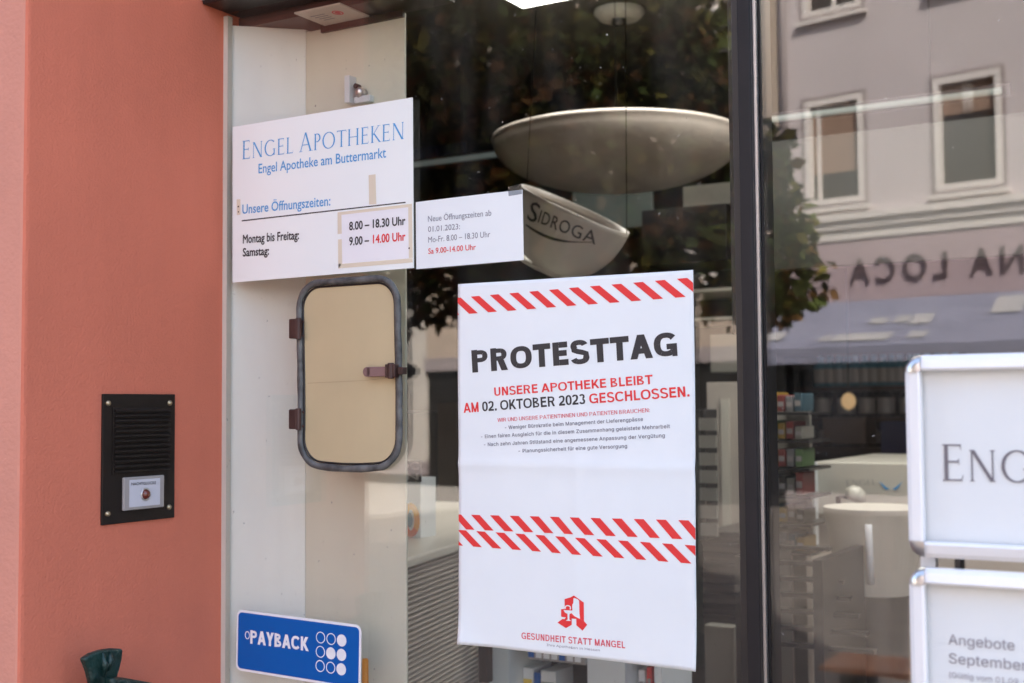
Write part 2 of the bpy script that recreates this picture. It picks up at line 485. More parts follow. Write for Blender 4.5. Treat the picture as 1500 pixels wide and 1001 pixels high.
def grotesque(ch, w):
    """sturdy sans capitals as stroked paths: polygons on a capital height of 1, advance width"""
    P = []
    h = w / 2
    def stroke(pts, closed=False, wd=None):
        hw = (wd or w) / 2
        n = len(pts)
        L_, R_ = [], []
        for i in range(n):
            a = pts[(i - 1) % n] if (closed or i) else pts[i]
            b = pts[(i + 1) % n] if (closed or i < n - 1) else pts[i]
            tx, ty = b[0] - a[0], b[1] - a[1]
            q = math.hypot(tx, ty) or 1
            nx, ny = -ty / q, tx / q
            hw = (wd or w) / 2 * (1 - .24 * abs(tx / q) ** 2)
            L_.append((pts[i][0] + nx * hw, pts[i][1] + ny * hw)); R_.append((pts[i][0] - nx * hw, pts[i][1] - ny * hw))
        for i in range(n if closed else n - 1):
            j = (i + 1) % n
            P.append([L_[i], L_[j], R_[j], R_[i]])
    bar = lambda x0, x1, y0, y1: P.append([(x0, y0), (x1, y0), (x1, y1), (x0, y1)])
    v = lambda x, y0=0, y1=1: bar(x - h, x + h, y0, y1)
    hb = lambda y, x0, x1: bar(x0, x1, y - h * .9, y + h * .9)
    def sup(cx, cy, rx, ry, a0, a1, n=26, e=.84):
        o = []
        for k in range(n + 1):
            a = R(a0 + (a1 - a0) * k / n)
            c, s_ = math.cos(a), math.sin(a)
            o.append((cx + rx * math.copysign(abs(c) ** e, c), cy + ry * math.copysign(abs(s_) ** e, s_)))
        return o
    def diag(x0, y0, x1, y1, wd): P.append([(x0 - wd / 2, y0), (x0 + wd / 2, y0), (x1 + wd / 2, y1), (x1 - wd / 2, y1)])
    hy = h * .9
    if ch in 'PRB':
        v(.08 + h)
        top = .74 if ch == 'B' else .71
        if ch == 'B':
            lo, X = .5, .50
            stroke([(.08 + w, 1 - hy), (X - .06, 1 - hy)] + sup(X - .06, .755, .25 - .06, .245 - hy, 90, -90) + [(.08 + w, .51 )], wd=w * .9)
            stroke([(.08 + w, .51), (X, .51)] + sup(X, .255 + hy * .0, .28 - .06, .255 - hy, 90, -90) + [(.08 + w, hy)], wd=w * .9)
            return P, .92
        X = .48
        bot = .41
        stroke([(.08 + w, 1 - hy), (X, 1 - hy)] + sup(X, (1 - hy + bot + hy) / 2, .37 - h, (1 - hy - bot - hy) / 2, 90, -90) + [(.08 + w, bot + hy)], wd=w * .9)
        if ch == 'R':
            diag(.86 - h, 0, .54, .47, w * 1.12)
            return P, .97
        return P, .90
    if ch in 'O0Q':
        rx = .50 if ch == 'O' else .35
        stroke(sup(.04 + rx, .5, rx - h, .515 - h, 0, 360, 44)[:-1], True); return P, 2 * rx + .08
    if ch == 'D':
        v(.08 + h); stroke([(.08 + w, 1 - hy), (.44, 1 - hy)] + sup(.44, .5, .44 - h, .5 - hy, 90, -90) + [(.08 + w, hy)], wd=w * .95); return P, .96
    if ch == 'C':
        stroke(sup(.54, .5, .50 - h, .515 - h, 38, 322, 40)); return P, 1.0
    if ch == 'G':
        stroke(sup(.54, .5, .50 - h, .515 - h, 38, 318, 40)); bar(.98 - w * .75, .98, 0, .52); bar(.56, .98, .52 - w * .82, .52); return P, 1.06
    if ch == 'T': v(.42, 0, 1 - w * .9); hb(1 - hy, .02, .82); return P, .84
    if ch == 'E':
        v(.08 + h)
        hb(1 - hy, .08 + w, .74); hb(hy, .08 + w, .76); hb(.52, .08 + w, .70); return P, .82
    if ch == 'L': v(.08 + h); hb(hy, .08 + w, .72); return P, .76
    if ch == 'F': v(.08 + h); hb(1 - hy, .08 + w, .72); hb(.52, .08 + w, .68); return P, .76
    if ch == 'H': v(.08 + h); v(.84 - h); hb(.53, .08 + w, .84 - w); return P, .93
    if ch == 'I': v(.08 + h); return P, .16 + w
    if ch == 'N': v(.08 + h); v(.84 - h); diag(.08 + w * .55, 1, .84 - w * .55, 0, w * 1.1); return P, .93
    if ch == 'M': v(.08 + h); v(1.0 - h); diag(.08 + w * .5, 1, .54, 0, w); diag(1.0 - w * .5, 1, .54, 0, w); return P, 1.09
    if ch == 'W': diag(.02 + h, 1, .34, 0, w); diag(.34, 0, .66, 1, w); diag(.66, 1, .98, 0, w); diag(.98, 0, 1.30 - h, 1, w); return P, 1.3
    if ch == 'U': stroke([(.08 + h, 1), (.08 + h, .36)] + sup(.46, .36, .38 - h, .375 - h, 180, 360, 26) + [(.84 - h, .36), (.84 - h, 1)]); return P, .93
    if ch == 'K': v(.08 + h); diag(.16 + w * .5, .32, .72, 1, w * 1.2); diag(.36, .60, .80, 0, w * 1.2); return P, .92
    if ch == 'A': diag(.02 + h * 1.05, 0, .49, 1, w * 1.08); diag(.96 - h * 1.05, 0, .49, 1, w * 1.08); bar(.22, .76, .21, .21 + w * .82); return P, .98
    if ch == 'Y': diag(.02 + h, 1, .44, .40, w * 1.1); diag(.86 - h, 1, .44, .40, w * 1.1); v(.44, 0, .45); return P, .86
    if ch == 'S':
        k_ = h * .76
        up = sup(.43, .755, .37 - h, .26 - k_, 12, 205, 24, .9)
        dn = sup(.44, .265, .40 - h, .28 - k_, 28, -168, 26, .9)
        stroke(up + [(.20, .60), (.34, .535), (.56, .475), (.70, .42)] + dn[4:]); return P, .88
    if ch == '2': stroke(sup(.36, .70, .34 - h, .315 - h, 165, -28, 20) + [(.52, .44), (.22, .22), (.10, .09)]); hb(hy, .03, .70); return P, .76
    if ch == '3': stroke(sup(.35, .74, .30 - h, .275 - h, 160, -80, 20)); stroke(sup(.35, .275, .335 - h, .29 - h, 82, -165, 22)); return P, .76
    if ch == '.': bar(.08, .08 + w * 1.05, 0, w * 1.05); return P, .16 + w
    if ch == ':': bar(.08, .08 + w, 0, w); bar(.08, .08 + w, .5, .5 + w); return P, .16 + w
    return P, .34

def put_caps(mb, words, fn, p0, p1, h, w=.21, mi=0, gap=.0, d=.0003):
    items, x = [], 0
    for ch in words:
        polys, adv = grotesque(ch, w)
        items.append((polys, x)); x += adv + gap
    x0 = min(px for polys, xx in items for poly in polys for px in [min(p[0] for p in poly) + xx])
    x1 = max(px for polys, xx in items for poly in polys for px in [max(p[0] for p in poly) + xx])
    a = Vector((p1[0] - p0[0], p1[1] - p0[1])); L = a.length; a /= L
    nrm = Vector((a.y, -a.x)) if SHEET_DOWN else Vector((-a.y, a.x))
    k = 0
    for polys, xx in items:
        for poly in polys:
            out = []
            for px, py in poly:
                q = Vector(p0) + a * ((xx + px - x0) / (x1 - x0) * L) + nrm * (py * h)
                out.append(fn(q.x, q.y, d + (k % 9) * .000014))
            mb.add(out, [tuple(range(len(out)))], mi)
            k += 1

def sheet_fn(cx, cz, W, H, rot, y0, bulge=None):
    """maps sheet millimetres (u right, v down) and a lift to world points on the street side of the glass"""
    c, s_ = math.cos(rot), math.sin(rot)
    def fn(u, v, d=0.0):
        a, b = u / 1000 - W / 2, H / 2 - v / 1000
        y = y0 - d - (bulge(u, v) if bulge else 0)
        return Vector((cx + a * c - b * s_, y, cz + a * s_ + b * c))
    return fn

def sheet_mesh(mb, fn, W, H, nu, nv, thick=.0004, mi=0):
    vs, fs = [], []
    for d in (0, -thick):
        for j in range(nv + 1):
            for i in range(nu + 1):
                vs.append(fn(W * 1000 * i / nu, H * 1000 * j / nv, d))
    N = (nu + 1) * (nv + 1)
    g = lambda i, j, k: k * N + j * (nu + 1) + i
    for k in (0, 1):
        for j in range(nv):
            for i in range(nu):
                fs.append((g(i, j, k), g(i + 1, j, k), g(i + 1, j + 1, k), g(i, j + 1, k)))
    for i in range(nu):
        fs += [(g(i, 0, 0), g(i, 0, 1), g(i + 1, 0, 1), g(i + 1, 0, 0)), (g(i, nv, 0), g(i + 1, nv, 0), g(i + 1, nv, 1), g(i, nv, 1))]
    for j in range(nv):
        fs += [(g(0, j, 0), g(0, j + 1, 0), g(0, j + 1, 1), g(0, j, 1)), (g(nu, j, 0), g(nu, j, 1), g(nu, j + 1, 1), g(nu, j + 1, 0))]
    mb.add(vs, fs, mi)

# ================================================================== THE SETTING
tag(MB().add([(-150, -150, 0), (150, -150, 0), (150, 150, 0), (-150, 150, 0)], [(0, 1, 2, 3)]).build('ground', M['pave']), kind='structure')

# ------------------------------------------------------------------ the pharmacy building
ph = thing('pharmacy_building', 'red rendered shop building with a dark framed window beside its deep reveal', 'building', (0, 0, 0))
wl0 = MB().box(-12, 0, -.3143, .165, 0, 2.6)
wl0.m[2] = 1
wl0.build('wall', [M['stucco'], M['stucco_lit']], ph, bev=.006, segs=3)
MB().box(-12, 3.2, -.3143, .165, 2.6, 12).build('upper_wall', M['stucco_lit'], ph)
MB().box(2.903, 3.197, -.3143, .165, 0, 2.597).build('wall', M['stucco'], ph, bev=.006)
MB().box(-12, 3.2, .168, 9, 2.95, 12).build('upper_storey', M['stucco'], ph)
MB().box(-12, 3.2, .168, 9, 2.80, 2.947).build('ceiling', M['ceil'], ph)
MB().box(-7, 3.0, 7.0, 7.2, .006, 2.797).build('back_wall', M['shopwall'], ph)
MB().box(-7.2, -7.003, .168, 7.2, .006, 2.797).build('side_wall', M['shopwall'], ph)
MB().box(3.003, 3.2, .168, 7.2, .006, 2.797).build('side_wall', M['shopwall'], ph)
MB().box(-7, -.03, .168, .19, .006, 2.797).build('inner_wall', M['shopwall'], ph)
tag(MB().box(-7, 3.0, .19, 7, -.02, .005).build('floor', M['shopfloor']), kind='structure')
NY = .0797
nxc, nxr = at(447, 600, 'y', NY).x, at(594, 500, 'y', NY).x
MB().prism([(-.02, .010), (.002, .010), (nxc, NY), (nxc, NY + .014), (-.02, NY + .014)], lambda a, b, d: Vector((a, b, d)), .3, 2.108).build('inner_reveal', M['cream'], ph)
MB().box(-.02, .0075, .0005, .0095, .3, 2.118).build('seal_strip', M['offwhite'], ph)

# ------------------------------------------------------------------ shop window: frame, panes, mullion
sw = thing('shop_window', 'large shop window with two clear panes and a black upright mullion', 'window', (0, 0, .3))
MB().box(.0085, .7215, .0, .006, .30, 2.121).build('pane', M['glass'], sw)
MB().box(.7525, 2.9, .0, .006, .30, 2.30).build('pane', M['glass'], sw)
mu = MB().box(.7318, .7462, -.016, .05, .20, 2.6).build('mullion', M['graphite'], sw, bev=.0018)
MB().box(.7218, .7312, -.005, .05, .20, 2.6).build('edge_profile', M['black'], mu, bev=.001)
st = MB().box(.7466, .7492, -.0085, .03, .20, 2.6)
for k in range(300):
    z = 1.25 + k * .003
    st.box(.7492, .7502, -.0085, -.004, z, z + .0016)
st.build('brush_seal', M['silver'], mu)
MB().box(.7505, .7522, -.002, .03, .2, 2.6).build('edge_profile', M['graphite'], mu)
MB().box(.7130, .7214, .008, .020, at(1072, 490, 'y', .01).z, 2.6).build('gasket', M['black'], sw)
tf = MB().box(.0, .7315, -.040, .05, 2.1235, 2.6).build('top_frame', M['black'], sw, bev=.002)
MB().box(-.0, .3, -.0425, -.0402, 2.1285, 2.6).build('lip', M['alu'], tf)
MB().box(.7525, 2.9, -.020, .05, 2.303, 2.6).build('top_frame', M['black'], sw)
MB().box(.0, 2.9, -.05, .16, .16, .297).build('sill', M['black'], sw, bev=.003)

# ------------------------------------------------------------------ window niche board behind the hatch
nb = thing('partition_board', 'beige upright board standing just behind the left pane', 'partition', (.15, NY + .01, .3))
e0, e1 = at(473, 40, 'y', NY), at(593, 17, 'y', NY)
MB().box(nxc + .0004, nxr, NY, NY + .004, .3, e1.z - .001).build('board', M['board'], nb, bev=.001)
MB().box(-.02, nxr + .07, .030, NY + .013, 2.1085, 2.1230).build('cover_board', M['brown'], nb)
MB().box(e0.x, e1.x, NY - .005, NY - .0004, e0.z - .009, e0.z).build('edge_batten', M['brown'], nb)
ca = thing('printed_card', 'cream card with a round red seal lying under the dark cover board', 'card', (.14, .05, 2.104))
c4 = [at(*p, 'z', 2.105) for p in ((431, 21), (495, 8), (537, 24), (473, 40))]
cx0, cx1, cy0, cy1 = c4[0].x, c4[1].x + .004, c4[0].y, NY - .006
MB().box(cx0, cx1, cy0, cy1, 2.1055, 2.1075).build('sheet', M['offwhite'], ca)
cs = MB()
HZ = lambda z0: (lambda a, b, d: Vector((a, b, z0 - d)))
sc_ = (cx0 + (cx1 - cx0) * .68, cy0 + (cy1 - cy0) * .42)
cs.arc(sc_, .006, .008, .002, 0, 360, HZ(2.1054))
cs.disc(sc_, .0034, HZ(2.1054), ry=.005)
cs.build('seal', M['redink'], ca)
cl = MB()
for k in range(4): cl.box(cx0 + .010 + k * .002, cx0 + .034, cy0 + .020 + k * .007, cy0 + .0215 + k * .007, 2.1051, 2.1054)
cl.build('lettering', M['greyink'], ca)
b0, b1 = at(515, 115, 'y', NY), at(545, 150, 'y', NY)
bw, bh = b1.x - b0.x, b0.z - b1.z
br = thing('hinge_bracket', 'small white bracket with a dark screw on the beige board above the sign', 'bracket', (b0.x, NY, b1.z))
MB().box(b0.x, b0.x + bw * .26, NY - .016, NY - .0004, b1.z, b0.z).build('plate', M['card'], br, bev=.001)
MB().lathe([(.0003, 0), (bw * .2, 0), (bw * .2, .010), (bw * .13, .014), (.0003, .014)], (b0.x + bw * .60, NY - .0005, b1.z + bh * .36), (0, -1, 0), 20).build('knob', M['chrome'], br, smooth=True)
MB().lathe([(.0003, 0), (bw * .10, 0), (bw * .10, .009), (.0003, .009)], (b0.x + bw * .40, NY - .0005, b1.z + bh * .62), (0, -1, 0), 14).build('screw', M['black'], br)
MB().box(b0.x + bw * .35, b1.x + .004, NY - .010, NY - .0005, b1.z - .001, b1.z + bh * .22).build('arm', M['card'], br, bev=.001)

# ------------------------------------------------------------------ service hatch in the left pane
ha = thing('service_hatch', 'small rounded service hatch with grey rubber frame set in the left pane', 'hatch', (.215, -.004, 1.515))
def rrect(x0, x1, z0, z1, r, n=8, y=0.0):
    out = []
    for cx, cz, a0 in ((x1 - r, z1 - r, 0), (x0 + r, z1 - r, 90), (x0 + r, z0 + r, 180), (x1 - r, z0 + r, 270)):
        out += [Vector((cx + r * math.cos(R(a0 + 90 * k / n)), y, cz + r * math.sin(R(a0 + 90 * k / n)))) for k in range(n + 1)]
    return out
hx0, hx1, hz0, hz1 = .1385, .2925, 1.5195, 1.7475
def hatch_path(inset, r_, y):
    base = rrect(hx0 + inset, hx1 - inset, hz0 + inset, hz1 - inset, r_, y=y)
    out = []
    for a_, b_ in zip(base, base[1:] + base[:1]):
        n_ = max(1, int((b_ - a_).length / .012))
        out += [a_.lerp(b_, k / n_) for k in range(n_)]
    for p in out:
        q_ = (p.x - hx0) / (hx1 - hx0)
        if p.z < 1.60: p.z -= .0052 * math.sin(math.pi * min(1, max(0, q_))) * (1.60 - p.z) / .08
        p.x += .0012 * math.sin((p.z - hz0) * 22)
    return out
hp = hatch_path(0, .031, -.005)
MB().tube(hp, .005, 12, True, rr=[(.0043 + .0004 * math.sin(k * 1.7), .0034) for k in range(len(hp))]).build('frame', M['rubber'], ha, smooth=True)
hp = hatch_path(.0054, .0265, -.0035)
MB().tube(hp, .0014, 8, True).build('inner_gasket', M['black'], ha, smooth=True)
hp = hatch_path(.0045, .027, 0)
MB().prism([(p.x, p.z) for p in hp], lambda a, b, d: Vector((a, d, b)), -.0034, -.0014).build('hatch_panel', M['hatchpanel'], ha)
MB().add([(.150, -.00355, 1.6205), (.236, -.00355, 1.6225), (.286, -.00355, 1.6255), (.286, -.00355, 1.6262), (.236, -.00355, 1.6229), (.150, -.00355, 1.6211)], [(0, 1, 2, 3, 4, 5)]).build('scratch', M['tan'], ha)
for zc in (1.690, 1.5755):
    h = MB().box(.1290, .1420, -.016, -.0012, zc - .0125, zc + .0125).build('hinge', M['rust'], ha, bev=.0015)
    kn = MB()
    kn.tube([(.1425, -.0125, zc - .0135), (.1425, -.0125, zc + .0135)], .0035, 12)
    for dz in (-.009, .009): kn.lathe([(0, 0), (.0018, 0), (.0012, .0012), (0, .0012)], (.147, -.0085, zc + dz), (0, -1, 0), 10)
    kn.build('pin', M['rust'], h)
la = MB().box(.2505, .286, -.0135, -.0105, 1.627, 1.639)
la.lathe([(0, 0), (.006, 0), (.006, .003), (0, .003)], (.2505, -.0105, 1.633), (0, -1, 0), 20)
lo = la.build('latch', M['latch'], ha, bev=.0008)
lk = MB().box(.2815, .2965, -.0185, -.0095, 1.6255, 1.6415)
lk.box(.297, .3045, -.014, -.004, 1.629, 1.638)
lk.tube([(.289, -.016, 1.624), (.289, -.016, 1.643)], .0042, 12)
lk.build('catch', M['rust'], lo, bev=.001)

# ------------------------------------------------------------------ intercom on the reveal
ic = thing('intercom', 'black metal intercom plate with louvred speaker and a lit bell button on the red reveal', 'intercom', (.002, -.145, 1.4526))
YZ = lambda x0: (lambda a, b, d: Vector((x0 + d, a, b)))
MB().box(.0005, .0035, -.2028, -.0866, 1.4526, 1.6081).build('plate', M['intercom'], ic, bev=.0008)
lv = MB()
for k in range(13):
    z = 1.5135 + k * .0061
    lv.prism([(.0036, z), (.0072, z + .0004), (.0066, z + .0022), (.0036, z + .0044)], lambda a, b, d: Vector((a, d, b)), -.186, -.0965)
lv.box(.0036, .0050, -.1885, -.1863, 1.511, 1.592)
lv.build('louvre', M['intercom'], ic)
for yy, zz in ((-.195, 1.597), (-.0965, 1.597), (-.1945, 1.4655), (-.0965, 1.4665)):
    MB().lathe([(0, .003), (.0022, .0026), (.0034, .001), (.0036, 0)], (.0036, yy, zz), (1, 0, 0), 16).build('screw', M['brass'], ic, smooth=True)
bx = MB().box(.0036, .0082, -.1735, -.1085, 1.4675, 1.5075).build('bell_box', M['frost'], ic, bev=.0015)
MB().box(.0083, .0088, -.1655, -.1165, 1.4712, 1.5040).build('name_card', mat('pale_name_card', (.58, .59, .65), .4), bx)
SHEET_DOWN = False
tl = MB(); put(tl, 'NACHTGLOCKE', YZ(.00885), (-.1630, 1.4975), (-.1235, 1.4970), .0034, off=.02, d=.0002)
tl.build('lettering', M['ink'], bx)
SHEET_DOWN = True
MB().lathe([(0, .0062), (.003, .0058), (.005, .004), (.0062, .0012), (.0062, 0)], (.0088, -.1405, 1.4855), (1, 0, 0), 24).build('button', M['button'], bx, smooth=True)
MB().lathe([(.0062, 0), (.0076, 0), (.0076, .0014), (.0062, .0014)], (.0088, -.1405, 1.4855), (1, 0, 0), 24).build('button_ring', M['chrome'], bx, smooth=True)

# ------------------------------------------------------------------ green cast post in front of the reveal
gx = .055
gp = lambda u, v: (lambda p: (p.y, p.z))(at(u, v, 'x', gx))
c0 = at(150, 985, 'x', gx)
ip = thing('iron_post', 'dark green cast iron post with a flared fishtail top before the red reveal', 'post', (gx, c0.y, 0))
out = [(119, 965), (131, 957), (146, 952), (162, 949.5), (177, 950.5), (175.5, 965), (172, 980), (168, 993), (171, 1030), (136, 1030), (130.5, 1001), (127, 985)]
pts = [gp(*p) for p in out]
h = MB()
h.prism(pts, YZ(gx), -.005, .005)
ho = h.build('fishtail', M['green'], ip, bev=.003, segs=3)
rb = MB()
for a, b in (((146, 956), (147, 990)), ((157, 955), (152, 982))):
    p, q_ = gp(*a), gp(*b)
    rb.tube([(gx + .005, p[0], p[1]), (gx + .007, (p[0] + q_[0]) / 2 + .001, (p[1] + q_[1]) / 2), (gx + .0055, q_[0], q_[1])], .003, 8, rr=[.0012, .0042, .002])
rb.build('rib', M['green'], ip, smooth=True)
a0, a1 = at(166, 992, 'x', gx), at(222, 1002, 'x', gx)
ar = MB().prism([gp(150, 990), gp(172, 991.5), gp(212, 998.5), gp(236, 1008), gp(236, 1040), gp(150, 1040)], YZ(gx), -.016, .016)
ar.build('arm', M['green'], ip, bev=.005, segs=3)
zb = at(150, 1035, 'x', gx).z
MB().lathe([(.030, .0), (.030, .03), (.018, .05), (.014, .4), (.017, .6), (.014, zb * .8), (.015, zb)], (gx, c0.y, 0), (0, 0, 1), 20).build('shaft', M['green'], ip, smooth=True)

# ================================================================== NOTICES ON THE GLASS
# opening-hours sign (A4 across)
W_, H_ = .2926, .2083
sf = sheet_fn(.1659, 1.8611, W_, H_, .0047, -.0016)
sg = thing('opening_hours_sign', 'large white plastic opening hours sign with blue heading above the hatch', 'sign', (.1659, -.001, 1.757))
sm = MB(); sheet_mesh(sm, sf, W_, H_, 2, 2, .0012); sm.build('panel', M['sign'], sg)
t = MB()
put_roman(t, 'ENGEL APOTHEKEN', sf, (16.8, 45.6), (280.8, 49.6), 24.5, 21)
put(t, 'Engel Apotheke am Buttermarkt', sf, (45.8, 67.4), (252.8, 69.4), 12.6, off=.012)
put(t, 'Unsere Öffnungszeiten:', sf, (17.5, 118.6), (165.5, 121.0), 12.6, off=.016, capref='U')
t.build('lettering', M['blueink'], sg)
t = MB()
put(t, 'Montag bis Freitag:', sf, (18.4, 157.8), (114.3, 159.6), 11.6, off=.030)
put(t, 'Samstag:', sf, (18.3, 175.2), (63.8, 176.0), 11.2, off=.034)
t.prism([(16.5, 126.6), (281.5, 126.9), (281.5, 128.3), (16.5, 128.2)], sf, .0001, .0003)
t.build('lettering', M['ink'], sg)
pt = MB()
pt.prism([(181, 133), (288, 133), (288.5, 198), (181.5, 197.5)], sf, .0001, .0003, 0)
pt.build('pasted_slip', M['white'], sg)
for q_ in ([(177, 130.6), (291, 130.2), (291, 133.8), (177, 134.2)], [(177, 134.3), (183, 134.3), (183.5, 158), (177, 158)], [(177.5, 165), (183.5, 165), (184, 195.5), (177.8, 201)],
           [(178, 196), (291, 196.5), (291.5, 201.5), (178, 201.3)], [(285.5, 134), (291, 134), (291.5, 196), (286, 196)], [(226, 88.5), (236.5, 88.5), (237.5, 125.5), (226.5, 125.2)],
           [(7.5, 98), (14, 98.5), (14.2, 119), (8, 119)]):
    MB().prism(q_, sf, .0003, .0004).build('tape_strip', M['tape'], sg)
t = MB()
put(t, '8.00 – 18.30 Uhr', sf, (195.4, 155.0), (281.4, 155.2), 10.8, off=.034, d=.0006)
put(t, '9.00 –', sf, (195.3, 174.0), (226.3, 174.4), 10.8, off=.034, d=.0006)
t.build('lettering', M['ink'], sg)
t = MB()
put(t, '14.00 Uhr', sf, (232.3, 174.2), (281.3, 174.4), 10.8, off=.030, d=.0006)
t.build('lettering', M['red'], sg)
for u, v, r in ((10.6, 108, 1.2), (10.9, 115, 1.0), (286.5, 184, 1.1)): MB().disc((u, v), r, sf, d0=.0004, d1=.0006, seg=12).build('screw_hole', M['rust'], sg)

# typed note with the new hours
nf = sheet_fn(.391, 1.7972, .149, .0815, .010, -.0014, lambda u, v: .0006 * math.sin(u / 40 + v / 60))
no = thing('paper_note', 'small typed white paper note with a red last line beside the hours sign', 'note', (.391, -.001, 1.756))
sm = MB(); sheet_mesh(sm, nf, .149, .0815, 16, 10); sm.build('sheet', M['paper'], no)
t = MB()
put(t, 'Neue Öffnungszeiten ab', nf, (18, 25.6), (107, 26.4), 7.0, off=-.004, capref='N')
put(t, '01.01.2023:', nf, (18, 38.0), (63.5, 38.4), 6.6, off=-.004, capref='1')
put(t, 'Mo-Fr. 8.00 – 18.30 Uhr', nf, (18, 50.8), (105, 51.2), 6.8, off=-.004)
t.build('lettering', M['greyink'], no)
t = MB(); put(t, 'Sa 9.00-14.00 Uhr', nf, (18, 64.6), (85, 64.6), 6.8, off=.012, capref='S'); t.build('lettering', M['red'], no)
t = MB()
for q_ in ([(130, -4.5), (148, -7), (148.6, 5), (131, 6)],): t.prism(q_, nf, .0004, .0006)
t.build('tape_strip', glass('clear_tape', (.80, .82, .84), .08, .3), no)

# protest poster (A3 upright)
def pb(u, v):
    z = .0012 + .0011 * math.sin(u / 62 + .6) * math.sin(v / 80 + .4) + .0006 * math.sin(u / 21 + v / 47)
    z += .0020 * math.exp(-abs(v - 211) / 7.0) + .0012 * math.exp(-abs(u - 155) / 6.0)
    z += .005 * max(0, (u + v - 640) / 77) ** 2 + .004 * max(0, (v - u - 370) / 50) ** 2
    return z
pf = sheet_fn(.5249, 1.5236, .297, .420, -.0042, -.0012, pb)
po = thing('protest_poster', 'tall white paper poster with red striped bands and a black heading on the glass', 'poster', (.5249, -.001, 1.313))
sm = MB(); sheet_mesh(sm, pf, .297, .420, 66, 94); sm.build('sheet', M['paper'], po, smooth=True)
INTER = 'Inter.woff2'
t = MB()
put_caps(t, 'PROTESTTAG', pf, (20.4, 104.8), (278.1, 90.6), 26.2, .275)
put_caps(t, '02. OKTOBER 2023', pf, (33.6, 150.0), (167.5, 141.6), 11.4, .205)
t.build('lettering', M['ink'], po)
t = MB()
put_caps(t, 'UNSERE APOTHEKE BLEIBT', pf, (50.2, 132.2), (249.2, 120.2), 9.9, .205)
put_caps(t, 'AM', pf, (7.8, 151.6), (28.6, 150.3), 11.4, .205)
put_caps(t, 'GESCHLOSSEN.', pf, (172.5, 141.3), (291.0, 133.9), 11.0, .205)
def hazard(vt, vb, u0, slant, w, pitch=26.0):
    """slanting stripes between two edges given as v(u)"""
    k = -3
    while u0 + k * pitch < 300:
        a = u0 + k * pitch
        quad = [(a, 0), (a + w, 0), (a + w + slant, 1), (a + slant, 1)]
        # clip to the sheet in a few slices so the stripe follows the paper
        n = 12
        for j in range(n * 3):
            j, w0, w1 = j // 3, (j % 3) / 3, (j % 3 + 1) / 3
            q_ = []
            for fr, side in ((j / n, w0), (j / n, w1), ((j + 1) / n, w1), ((j + 1) / n, w0)):
                u = min(297, max(0, a + side * w + slant * fr))
                q_.append((u, vt(u) + (vb(u) - vt(u)) * fr))
            if abs(q_[1][0] - q_[0][0]) + abs(q_[2][0] - q_[3][0]) > .1:
                t.add([pf(u, v, .0005) for u, v in q_], [(0, 1, 2, 3)])
        k += 1
hazard(lambda u: 16.2 - u * .0276, lambda u: 36.2 - u * .0276, 70.5 - 78, 24, 11.8)
hazard(lambda u: 270.2 - u * .0208, lambda u: 287.2 - u * .0108, 17.5, 19, 11.8)
hazard(lambda u: 288.2 + u * .006, lambda u: 306.2 + u * .0097, 24.5, 22, 11.8)
AG = lambda x, y: (131.3 + (x - 625) * .1424, 352.6 + (y - 145) * .1199 - (x - 755) * .003)
t.add([pf(*AG(*p), .0004) for p in [(775, 145), (858, 205), (858, 375), (885, 405), (845, 462), (795, 415), (795, 358), (752, 358), (752, 415), (700, 450), (625, 405), (668, 370), (690, 368), (658, 345), (658, 280), (690, 275), (690, 185), (745, 165)]], [tuple(range(18))])
t.build('lettering', M['red'], po)
t = MB()
ap = lambda a, b, d: pf(*AG(a, b), .0004 + d)
t.disc((776, 250), 17, ap, d0=.0001, d1=.0003, ry=36)
t.prism([(682, 286), (768, 284), (758, 305), (738, 316), (712, 316), (692, 306)], ap, .0001, .00035)
t.prism([(716, 314), (734, 314), (732, 368), (748, 380), (700, 382), (718, 368)], ap, .0001, .0004)
t.arc((720, 262), 24, 20, 9, 150, 400, ap, d0=.0001, d1=.00045, seg=16)
t.prism([(662, 350), (700, 352), (690, 366), (668, 362)], ap, .0001, .0003)
t.build('chalice_mark', M['paper'], po)
t = MB()
put_caps(t, 'GESUNDHEIT STATT MANGEL', pf, (84.4, 406.4), (214.4, 404.6), 7.2, .20, gap=.05)
put_caps(t, 'WIR UND UNSERE PATIENTINNEN UND PATIENTEN BRAUCHEN:', pf, (54.4, 162.0), (245.3, 150.4), 4.3, .15)
t.build('lettering', M['redink'], po)
t = MB()
for s_, a, b in (('- Weniger Bürokratie beim Management der Lieferengpässe', (64.4, 170.4), (237.4, 159.9)), ('- Einen fairen Ausgleich für die in diesem Zusammenhang geleistete Mehrarbeit', (31.5, 181.2), (268.4, 167.4)),
                 ('- Nach zehn Jahren Stillstand eine angemessene Anpassung der Vergütung', (35.5, 190.3), (262.5, 177.3)), ('- Planungssicherheit für eine gute Versorgung', (82.5, 196.8), (218.5, 189.2))):
    put(t, s_, pf, a, b, 4.1, fnt=INTER, off=.016, space=1.05)
put(t, 'Ihre Apotheken in Hessen', pf, (117.4, 411.3), (183.4, 411.0), 2.6, fnt=INTER)
t.build('lettering', M['greyink'], po)

